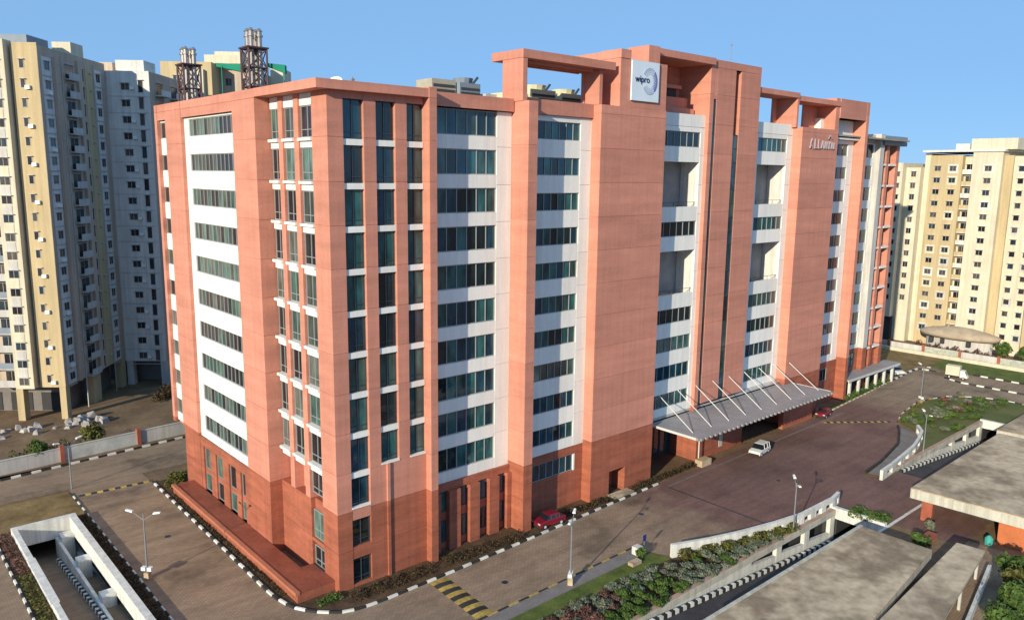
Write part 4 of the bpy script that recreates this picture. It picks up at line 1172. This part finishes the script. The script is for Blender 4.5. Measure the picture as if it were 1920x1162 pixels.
tag(bx('roof_screen', 28.5, 41, 4.2, 4.4, 47.2, 48.7, mottled('brown_screen', (.24, .2, .16), .8, .3)), 'brown louvred screen below the cooling units', 'screen')

# ================================================================== APARTMENT BLOCKS, LEFT (rotated)
def apt_window(par, face, u0, w, z0, h, out, n=2, fm=None, g=None):
    return window(par, face, u0, u0 + w, z0, z0 + h, out, n, g or APG, fm or PALE, fr=0.06, hood=True)
C0 = (-5.85, 75.4); ANG = math.atan2(-0.6392, 0.7690)
u_ = Vector((0.7690, -0.6392, 0)); w_ = Vector((0.6392, 0.7690, 0))
def frame_at(a, b): 
    p = Vector((C0[0], C0[1], 0)) + u_ * a + w_ * b
    return p
F = 2.87
# wing 1
A1 = empty('apartment_block', frame_at(0, 0), ANG)
tag(A1, 'beige apartment tower on stilts at the left edge', 'apartment building', 'apartment towers on the left')
LOCAL[0] = wm(A1)
bx('wall', -3.95, 0, 0, 21.0, 5.3, 58.3, BEIGE, A1)
bx('wall', -30, -3.95, 1.2, 21.0, 5.3, 57.6, BROWN, A1)
bx('bay_column', -7.2, -4.3, -1.1, 1.18, 5.3, 58.9, CREAM, A1)
bx('roof_parapet', -3.95, 0.02, -0.02, 0.3, 58.3, 58.6, BEIGE, A1)
bx('roof_house', -9, -3, 3, 9, 57.6, 60.2, GREY, A1)
bx('roof_house', -3.5, -0.5, 11, 15, 58.3, 60.4, CREAM, A1)
for (x0, x1, y0, y1) in ((-1.0, 0, 0, 1.2), (-7.3, -6.2, -1.0, .4), (-1.0, 0, 8.8, 11.4), (-1.0, 0, 19.2, 21)):
    bx('pillar', x0, x1, y0, y1, 0, 5.28, BEIGE, A1)
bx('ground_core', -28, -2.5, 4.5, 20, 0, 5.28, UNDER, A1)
for q in range(5): bx('garage_bay', -26.5 + q * 5, -23 + q * 5, 4.4, 4.49, 0.1, 3.2, CORE, A1)
for k in range(18):
    z = 54.85 - F * k
    if z < 6: break
    apt_window(A1, '-Y', -2.8, .75, z, 1.3, 0.02, 1)
    apt_window(A1, '-Y', -6.6, 1.6, z - .2, 1.25, 1.12, 2)
    bx('apron_panel', -6.5, -5.1, -1.16, -1.1, z + 1.15, z + 2.5, PALE if k % 3 else CREAM, A1)
    if k % 2: bx('air_conditioner', -2.0, -1.3, -.42, -.02, z - .2, z + .35, LAMPW, A1)
    bx('floor_band', .1, .16, .9, 3.6, z - .95, z - .8, BROWN, A1)
    bx('floor_band', .1, .16, 17.0, 19.4, z - .95, z - .8, BROWN, A1)
    # left balconies
    if z < 45:
        bx('balcony_slab', -14, -7.4, -.4, 1.2, z - .75, z - .55, PALE, A1)
        bx('balcony_rail', -14, -7.4, -.42, -.36, z - .55, z + .4, PALE if k % 2 else GREY, A1)
        apt_window(A1, '-Y', -10.0, 1.9, z - .5, 2.1, -1.18, 2)
        apt_window(A1, '-Y', -13.0, 1.9, z - .5, 2.1, -1.18, 2)
    # shaded side, looking right
    apt_window(A1, '+X', 1.5, 1.5, z, 1.3, 0.1, 2)
    if k % 3 == 1: bx('air_conditioner', .1, .5, 1.9, 2.7, z - .75, z - .2, LAMPW, A1)
    apt_window(A1, '+X', 5.0, .6, z, 1.3, 0.05, 1)
    bx('balcony_slab', 0.02, .9, 7.2, 10.4, z - .8, z - .62, PALE, A1)
    bx('balcony_rail', .84, .9, 7.2, 10.4, z - .6, z + .35, PALE, A1)
    apt_window(A1, '+X', 7.5, 2.6, z - .6, 2.2, 0.05, 2)
    apt_window(A1, '+X', 12.9, .55, z - .5, 2.0, 0.05, 1)
    apt_window(A1, '+X', 15.2, .5, z, 1.1, 0.05, 1)
    apt_window(A1, '+X', 17.5, 1.4, z - .1, 1.4, 0.1, 2)
bx('side_shade_skin', 0.0, .04, .02, 21.0, 5.3, 58.2, BROWN, A1)  # greyer skin over the beige wall, shade put into its colour
bx('pale_column', 0.0, .1, .9, 3.6, 5.5, 56.8, PALE2, A1)
bx('pale_column', 0.0, .1, 17.0, 19.4, 5.5, 56.8, PALE2, A1)
bx('side_pilaster', 0.02, .45, 11.0, 12.2, 5.4, 57.5, BROWN, A1)
bx('pale_column', 0.0, .09, 13.9, 16.3, 5.5, 56.8, BEIGE, A1)
bx('side_pilaster', 0.02, .6, 3.75, 4.5, 5.4, 57.0, BROWN, A1)
bx('rain_pipe', 0.05, .18, 6.4, 6.52, 0.1, 57.5, PALE, A1)
bx('rain_pipe', 0.05, .18, 16.6, 16.72, 0.1, 57.5, PALE, A1)
LOCAL[0] = None
# wing 2
A2 = empty('apartment_block', frame_at(0, 21.2), ANG)
tag(A2, 'grey shadowed apartment tower just left of the office block', 'apartment building', 'apartment towers on the left')
LOCAL[0] = wm(A2)
bx('wall', -6, 7.6, 0, 16, 4.6, 57.2, PALE2, A2)  # shadow on this front is put into the grey wall colour
bx('side_shade_skin', 7.6, 7.63, .02, 16, 4.6, 57.1, BROWN, A2)  # thin brown skin, its tone stands for the side in shade
bx('roof_house', 1.0, 6.0, 2, 7, 57.2, 59.3, PLASTER, A2)
bx('roof_house', -4.0, 0.0, 3, 8, 57.2, 59.0, BROWN, A2)
bx('wall', 5.0, 7.4, 16.1, 26, 0, 56.6, BEIGE, A2)
for (x0, x1) in ((0.1, 1.3), (6.4, 7.6)): bx('pillar', x0, x1, .1, 1.4, 0, 4.58, PALE, A2)
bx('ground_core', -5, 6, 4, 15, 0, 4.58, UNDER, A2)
for k in range(18):
    z = 53.9 - F * k
    if z < 5: break
    apt_window(A2, '-Y', 2.6, 1.5, z, 1.2, 0.02, 2)
    apt_window(A2, '-Y', 5.6, .9, z - .4, 2.1, 0.02, 1)
    bx('floor_band', 0.2, 7.4, -.05, -.005, z - 1.1, z - .98, PALE, A2)
    if k % 3 != 1: bx('air_conditioner', 4.3, 5.0, -.42, -.06, z + .1, z + .6, LAMPW, A2)
    for y0 in (2.2, 9.0, 17.5):
        bx('balcony_slab', 7.62, 8.9, y0, y0 + 4.0, z - .8, z - .6, PALE, A2)
        bx('balcony_rail', 8.82, 8.9, y0, y0 + 4.0, z - .6, z + .35, PLASTER, A2)
        apt_window(A2, '+X', y0 + .5, 3.0, z - .55, 2.1, 7.64, 2)
LOCAL[0] = None
# wing 3
A3 = empty('apartment_block', frame_at(7.2, 40), ANG)
tag(A3, 'cream apartment tower rising behind the two flue towers', 'apartment building', 'apartment towers on the left')
LOCAL[0] = wm(A3)
bx('wall', -5, 5.1, 0, 16, 0, 61.4, BEIGE, A3)
bx('bay_column', 1.4, 3.7, -.9, -.01, 0, 59.9, CREAM, A3)
bx('wall', 5.12, 13, 5, 17, 0, 60.4, BROWN, A3)
bx('roof_house', 3.0, 10.5, 2.2, 9, 61.42, 63.1, CREAM, A3)
bx('roof_house', 4.5, 10.0, 4, 8, 63.12, 64.0, CREAM, A3)
bx('wall', 13.02, 16, 14, 20, 0, 62, CREAM, A3)
for k in range(4):
    z = 57.3 - F * k
    apt_window(A3, '-Y', 1.9, 1.0, z, 1.4, 0.92, 1)
    apt_window(A3, '-Y', -2.6, 1.4, z, 1.4, 0.02, 2)
    apt_window(A3, '-Y', 6.2, 1.3, z, 1.5, -4.98, 2)
    apt_window(A3, '-Y', 9.6, 1.3, z, 1.5, -4.98, 2)
LOCAL[0] = None

# ================================================================== APARTMENTS, RIGHT (axis aligned, face -X)
FR = 2.75
A4 = empty('apartment_block', (171, 2, 0)); tag(A4, 'sunlit cream apartment tower at the right edge', 'apartment building', 'apartment towers on the right')
bx('wall', 170, 190, 7.0, 14.2, 0, 45.7, BEIGE, A4)
bx('wall', 170.6, 190, 14.22, 15.6, 0, 46.2, CREAM, A4)
bx('recess_wall', 171.6, 190, 4.6, 6.98, 0, 45.4, CREAM, A4)
bx('wall', 169.2, 190, -1.6, 4.58, 0, 46.4, CREAM, A4)
bx('roof_edge', 168.8, 190, -2.0, 15.7, 46.42, 46.9, PLASTER, A4)
bx('roof_house', 170, 186, -4, 5.5, 46.92, 49.4, CREAM, A4)
bx('roof_house', 172, 180, 6.5, 9.5, 46.92, 48.4, PLASTER, A4)
bx('wall', 170.6, 190, -3.4, -1.62, 0, 45.6, BEIGE, A4)
bx('wall', 171.2, 190, -9.2, -3.42, 0, 45.4, CREAM, A4)
bx('wall', 169.8, 190, -24, -9.22, 0, 46.2, BEIGE, A4)
for k in range(16):
    z = 42.0 - FR * k
    if z < 2: break
    for (yy, ww, oo, nn) in ((11.6, 1.5, -169.98, 2), (8.2, 1.5, -169.98, 2), (0.4, 1.5, -169.18, 2), (-5.6, 1.2, -171.18, 1), (-8.4, 1.2, -171.18, 1), (-14.5, 1.6, -169.78, 2), (-19, 1.6, -169.78, 2)):
        if random.random() < 0.35: bx('window_surround', {-169.98: 169.95, -169.18: 169.15, -171.18: 171.15, -169.78: 169.75}[oo], -oo + .01, yy - .35, yy + ww + .35, z - .5, z + 1.6, [PLASTER, CREAM, PALE][k % 3], A4)
        apt_window(A4, '-X', yy, ww, z, 1.2, oo + .06, nn)
    bx('balcony_slab', 170.4, 171.58, 4.6, 6.96, z - .7, z - .5, PLASTER, A4)
    bx('balcony_rail', 170.4, 170.48, 4.6, 6.96, z - .5, z + .4, BEIGE if k % 2 else PLASTER, A4)
    apt_window(A4, '-X', 4.9, 1.7, z - .4, 2.0, -171.55, 2)
A5 = empty('apartment_block', (178, 24, 0)); tag(A5, 'half shadowed apartment wing behind the far end of the office block', 'apartment building', 'apartment towers on the right')
bx('wall', 168.5, 195, 15.65, 19.0, 0, 42.8, CREAM, A5)
bx('wall', 166.5, 195, 19.02, 36, 6, 43.9, CREAM, A5)
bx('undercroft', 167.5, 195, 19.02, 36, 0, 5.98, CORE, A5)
for k in range(14):
    z = 40.6 - FR * k
    if z < 8: break
    for yy in (19.6, 21.6, 24.5): apt_window(A5, '-X', yy, 1.1, z, 1.2, -166.47, 1)
    apt_window(A5, '-X', 16.6, 1.2, z, 1.3, -168.47, 2)
# pavilion
PV = empty('pavilion', (167, 2.5, 0)); tag(PV, 'low round pavilion with a broad weathered curved roof', 'pavilion')
def oval(cx, cy, rx, ry, n=28): return [(cx + rx * math.cos(2 * math.pi * k / n), cy + ry * math.sin(2 * math.pi * k / n)) for k in range(n)]
MB().prism(oval(166.8, 2.6, 3.2, 7.2), 0, 3.6).build('wall', PALE, PV)
mb = MB(); n = 28
rings = [(4.6, 8.6, 3.5), (4.7, 8.8, 4.3), (3.2, 6.4, 5.0), (1.4, 3.4, 5.6), (.1, .1, 5.9)]
vs = [(p[0], p[1], z) for rx, ry, z in rings for p in oval(166.8, 2.6, rx, ry)]
fs = [(r * n + k, r * n + (k + 1) % n, (r + 1) * n + (k + 1) % n, (r + 1) * n + k) for r in range(4) for k in range(n)] + [tuple(range(n - 1, -1, -1))]
mb.add(vs, fs).build('roof', TILE, PV, True)
for yy in (7.2, 4.6, -1.0): bx('opening', 163.35, 164.3, yy, yy + .9, 1.9, 3.1, CORE, PV)

# ================================================================== BOUNDARY WALLS
def bwall(label, p0, p1, n, h, mats, pmat, zoff=0.0):
    a, b = Vector((*p0, 0)), Vector((*p1, 0)); d = b - a; L = d.length / n; an = math.atan2(d.y, d.x)
    root = empty('boundary_wall', a, an); tag(root, label, 'wall')
    for k in range(n):
        pm = cached(('bw', label, k % len(mats)), lambda: MB().box(0.25, L - .25, -.1, .1, 0, h).mesh('panel', mats[k % len(mats)]))
        link('panel', pm, root, (k * L, 0, 0), world_coords=False)
        cm = cached(('bwc', label), lambda: MB().box(0.25, L - .25, -.16, .16, h + .005, h + .12).mesh('coping', PALE))
        link('coping', cm, root, (k * L, 0, 0), world_coords=False)
        qm = cached(('bwp', label), lambda: MB().box(-.3, .24, -.35, .35, 0, h + .45).mesh('pillar', pmat))
        link('pillar', qm, root, (k * L, 0, 0), world_coords=False)
    return root
WP = mottled('grubby_white_panel', (0.52, 0.52, 0.50), .85, .2, .5)
bwall('pale panelled boundary wall with brick red posts behind the left road', (-31.5, 53.1), (30, 58.2), 6, 1.9, [WP, PALE], BRICKR)
bwall('pale panelled boundary wall with red posts in front of the right apartments', (156.6, 30), (158.6, -40), 9, 1.7, [PALE, mottled('patterned_wall', (.42, .43, .36), .85, .3, 2.0)], BRICKR)
tag(bx('plinth_wall', 155.4, 156.0, -40, 30, 0, 0.8, CREAM), 'low sandy plinth running in front of the right boundary wall', 'wall')

# ================================================================== VEGETATION
def leaves(n, rx, ry, rz, size, seed, flat=0.0, shell=0.55, tri=False, lump=5):
    r = np.random.default_rng(seed)
    # several lumps inside the envelope give an uneven outline
    cen = r.normal(size=(lump, 3)); cen /= np.linalg.norm(cen, axis=1)[:, None]; cen *= r.uniform(.15, .55, (lump, 1))
    rad = r.uniform(.4, .62, lump)
    pick = r.integers(0, lump, n)
    d = r.normal(size=(n, 3)); d /= np.linalg.norm(d, axis=1)[:, None]
    rr = (shell + (1 - shell) * r.random(n))[:, None]
    p = (cen[pick] + d * rr * rad[pick][:, None]) * np.array([rx, ry, rz])
    p[:, 2] = np.maximum(p[:, 2] + rz, 0.03)
    nrm = d + r.normal(size=(n, 3)) * .7 + np.array([0, 0, .3]); nrm /= np.linalg.norm(nrm, axis=1)[:, None]
    t = np.cross(nrm, r.normal(size=(n, 3))); t /= np.linalg.norm(t, axis=1)[:, None]
    w = np.cross(nrm, t); s = (size * r.uniform(.6, 1.3, n))[:, None]
    v = np.stack([p - t * s, p - w * s * .55, p + t * s, p + w * s * .55], 1).reshape(-1, 3)
    return v, np.arange(4 * n).reshape(-1, 4)
def leaf_mesh(key, mat, *a, **k):
    def mk():
        v, f = leaves(*a, **k)
        me = bpy.data.meshes.new(key); me.from_pydata(v.tolist(), [], f.tolist()); me.materials.append(mat); return me
    return cached(('leaf', key), mk)
def shrub(name, label, key, mat, x, y, z, s, cat='shrub', group=None, n=260, dims=(.8, .8, .5), size=.13, stem=True, rz=None):
    root = empty(name, (x, y, z), random.uniform(0, 6.28) if rz is None else rz); root.scale = (s, s, s * random.uniform(.85, 1.15))
    tag(root, label, cat, group)
    me = leaf_mesh(key, mat, n, *dims, size, hash(key) % 999 if False else sum(map(ord, key)))
    o = link('foliage', me, None); o.parent = root
    if stem:
        sm = cached(('stem', key), lambda: MB().bar((0, 0, -.05), (0, 0, dims[2]), .04, 5, 0, .02).mesh('stem', BARK))
        o = link('stem', sm, None); o.parent = root
    return root

# hedge along the building foot (low, brownish)
def hedge(label, pts, mat, w, h, dens=90, size=.11, z=0.05):
    P = [Vector((p[0], p[1], 0)) for p in pts]
    vs, fs = [], []
    for a, b in zip(P[:-1], P[1:]):
        L = (b - a).length; n = int(L * dens); d = (b - a).normalized(); nn = Vector((-d.y, d.x, 0))
        for _ in range(n):
            s = random.random() * L
            lump = .75 + .35 * math.sin(s * 2.1 + a.x) * math.sin(s * .83)
            p = a + d * s + nn * random.uniform(-w / 2, w / 2) + Vector((0, 0, z + abs(random.random()) * h * lump))
            t = Vector((random.gauss(0, 1), random.gauss(0, 1), random.gauss(0, .6))).normalized()
            q = t.cross(Vector((random.gauss(0, 1), random.gauss(0, 1), 1))).normalized(); k = size * random.uniform(.6, 1.4)
            o = len(vs); vs += [p - t * k, p - q * k * .5, p + t * k, p + q * k * .5]; fs.append((o, o + 1, o + 2, o + 3))
    mb = MB(); mb.add(vs, fs)
    o = mb.build('hedge', mat)
    return tag(o, label, 'hedge')
hedge('low brown hedge at the foot of the right facade near the corner', [(1.2, -2.6), (10.9, -2.9)], LEAFB, 1.9, .5, 130)
hedge('low brown hedge between the corner pillar and the big pillar', [(12.2, -2.7), (23, -3.3)], LEAFB, 1.9, .5, 130)
hedge('low dark hedge left of the side door', [(29.6, -2.4), (38, -2.8)], LEAFB, 1.2, .6, 130)
hedge('dark hedge row at the mouth of the porch', [(42, -2.7), (56, -2.4)], LEAFB, 1.0, .8, 150)
hedge('narrow hedge between the terrace and the left road', [(-3.45, 33), (-3.45, 2)], LEAFB, .4, .35, 60)
hedge('green clump at the near end of the terrace', [(-1.8, -1.6), (0.8, -1.7)], LEAFG, 1.2, .5, 160)
hedge('bushy green hedge at the far end of the terrace', [(-2.6, 35.2), (-0.5, 39.6)], LEAFY_, 2.2, 1.0, 260, .14)
hedge('reddish brown hedge strip right of the left ramp', [(-13.6, 33.5), (-13.6, -5)], LEAFB, 1.1, .5, 130)
hedge('olive hedge strip left of the left ramp', [(-21.4, 22), (-21.4, 2)], LEAFY_, 1.2, .35, 90)
hedge('dry brown hedge strip beside the upper end of the left ramp', [(-21.4, 33.5), (-21.4, 22.2)], LEAFR, 1.2, .4, 110)
hedge('green hedge in front of the pergola columns', [(105, -.5), (125, .9)], LEAFG, 1.4, .9, 120, .14)
hedge('sprawling dark hedge on top of the left boundary wall', [(-27, 54.8), (-8, 56.6)], LEAFY_, 1.4, 2.6, 160, .18)
hedge('dark red flowering hedge behind the left boundary wall', [(-7.6, 56.4), (-1, 57.0)], LEAFR, 1.3, 2.0, 130, .16)
hedge('dark hedge below the shaded apartments', [(8, 76), (22, 88)], LEAFB, 2, 2.4, 120, .22)
hedge('olive shrubs at the foot of the near parapet', [(31.8, -18.0), (36.2, -19.6), (44, -21.5), (48, -22.0)], LEAFY_, 1.6, 1.0, 260, .14)
hedge('dense green bush in the nook behind the flat roof', [(57.4, -24.2), (57.9, -28.4)], LEAFG, 2.6, .9, 420, .15)
hedge('rust coloured hedge around the pavilion', [(162.8, 11), (161.6, 3), (162.4, -6)], LEAFR, 1.6, 2.0, 110, .22)
hedge('yellow green hedge edge of the far lawn', [(99.5, -12.9), (107, -11.2), (114, -10.2)], LEAFY_, .7, .3, 60, .12)

# shrub beds in front of the near ramp (lower centre)
i_ = 0
kinds = [('silver', LEAFS, 'silvery leaved shrub'), ('red', LEAFR, 'reddish leaved shrub'), ('green', LEAFG, 'bright green shrub')]
placed = []
for gx in np.arange(8.5, 45, 1.15):
    for gy in np.arange(-22.0, -17.2, 1.05):
        x, y = gx + random.uniform(-.35, .35), gy + random.uniform(-.3, .3)
        a = x - 0.9 * (y + 20)
        if y < -20.6 + (x - 18) * 0.16 and 15.5 < x < 27.5: kind = 2
        elif x > 20 + (y + 20) * .5: kind = 0 if random.random() < .85 else 2
        elif random.random() < .45: kind = 1
        else: kind = 0
        if x > 24 and y > -17.4 - (x - 24) * .22: continue
        placed.append((x, y, kind))
for x, y, kd in placed:
    key, m, lab = kinds[kd]
    shrub('shrub', lab + ' in the planted bed beside the near ramp', key + str(i_ % 3), m, x, y, 0.02, random.uniform(.8, 1.15), group=lab + 's in the bed',
          n=420, dims=(.85, .85, .42), size=.105, stem=False)
    i_ += 1
# shrubs on the island lawn, right
for j in range(54):
    x, y = random.uniform(100, 125), random.uniform(-20.4, -12.6)
    kd = 2 if (y < -16.5 and random.random() < .8) else (1 if random.random() < .3 else (0 if random.random() < .6 else 2))
    shrub('shrub', ['grey green shrub on the island lawn', 'reddish shrub on the island lawn', 'fresh green shrub on the island lawn'][kd],
          kinds[kd][0] + str(j % 3), kinds[kd][1], x, y, .03, random.uniform(.8, 1.6), group=['grey green island shrubs', 'reddish island shrubs', 'green island shrubs'][kd], stem=False,
          n=420, dims=(.85, .85, .42), size=.105)
shrub('shrub', 'dark round shrub behind the flat roof corner', 'pot1', LEAFG, 54.0, -33.6, 0, 1.7, n=420, dims=(.8, .8, .6), size=.14)
shrub('shrub', 'small pale shrub beside the shed pillar', 'pot2', LEAFS, 59.3, -32.4, 0, 1.3, n=240, dims=(.5, .5, .6), size=.12)
shrub('shrub', 'rounded bush on the lawn beside the road sign', 'pot3', LEAFG, 28.8, -15.3, 0, 1.1, n=320, dims=(.8, .7, .6), size=.12)

def tree(label, x, y, h, r, mat, seed, n=2600, size=.3, z=0):
    root = empty('tree', (x, y, z)); tag(root, label, 'tree')
    rr = random.Random(seed)
    mb = MB(); mb.bar((x, y, z), (x + .1, y + .1, z + h * .5), r * .09, 8, 0, r * .055)
    tips = []
    for k in range(7):
        an = k * 2.4 + rr.random(); a = (x + .1, y + .1, z + h * rr.uniform(.32, .5))
        b = (x + math.cos(an) * r * rr.uniform(.4, .7), y + math.sin(an) * r * rr.uniform(.4, .7), z + h * rr.uniform(.6, .85))
        mb.bar(a, b, r * .04, 6, 0, r * .012)
    mb.build('trunk', BARK, root)
    v, f = leaves(n, r, r, h * .36, size, seed, lump=11, shell=.35)
    v = v + np.array([x, y, z + h * .3])
    me = bpy.data.meshes.new('crown'); me.from_pydata(v.tolist(), [], f.tolist()); me.materials.append(mat)
    link('crown', me, root)
    return root
tree('leafy tree nearest the walkway roof at lower right', 43.4, -45.6, 5.0, 2.3, LEAFG, 3, 3600, .22)
tree('darker tree behind it at the right edge', 47.5, -44.9, 5.2, 2.4, LEAFY_, 5, 3600, .22)
tree('bushy tree at the right edge beside the orange wall', 51.5, -43.6, 4.2, 2.2, LEAFG, 9, 3000, .22)
tree('low tree in the lower right corner', 39.5, -46.2, 4.4, 2.2, LEAFG, 11, 3000, .22)
tree('small tree growing over the left boundary wall', -13.8, 55.4, 3.6, 1.7, LEAFG, 13, 1400, .22)
tree('round dark tree standing behind the boundary wall', -6.6, 57.2, 4.0, 2.1, LEAFY_, 17, 1700, .24)
tree('small palm like tree in front of the right apartments', 161.5, -8.2, 5.0, 2.0, LEAFG, 19, 900, .4)
tree('young tree at the right edge behind the boundary wall', 161.5, -12.5, 4.6, 1.8, LEAFG, 23, 900, .4)

# rubble heap under the left tower
rm = [cached(('rub', q), lambda q=q: MB().add([(-.5 + .2 * random.random(), -.4, 0), (.5, -.5 + .2 * random.random(), 0), (.45, .4, 0), (-.4, .5, 0), (-.3, -.25, .5 + .3 * random.random()),
      (.3, -.3, .6), (.25, .2, .45 + .3 * random.random()), (-.2, .3, .5)], BOXF).mesh('stone_block', RUBBLE)) for q in range(4)]
for q in range(46):
    t = random.random(); x = -22 + t * 21 + random.gauss(0, .6); y = 71 + random.gauss(0, 1.6) + (1 - t) * 3
    o = link('stone_block', rm[q % 4], None, (x, y, 0), random.uniform(0, 6.28)); s = random.uniform(.7, 1.7); o.scale = (s, s, s * random.uniform(.5, 1))
    tag(o, 'pale rubble block heaped in front of the left stilted tower', 'rubble', 'rubble blocks below the left tower')
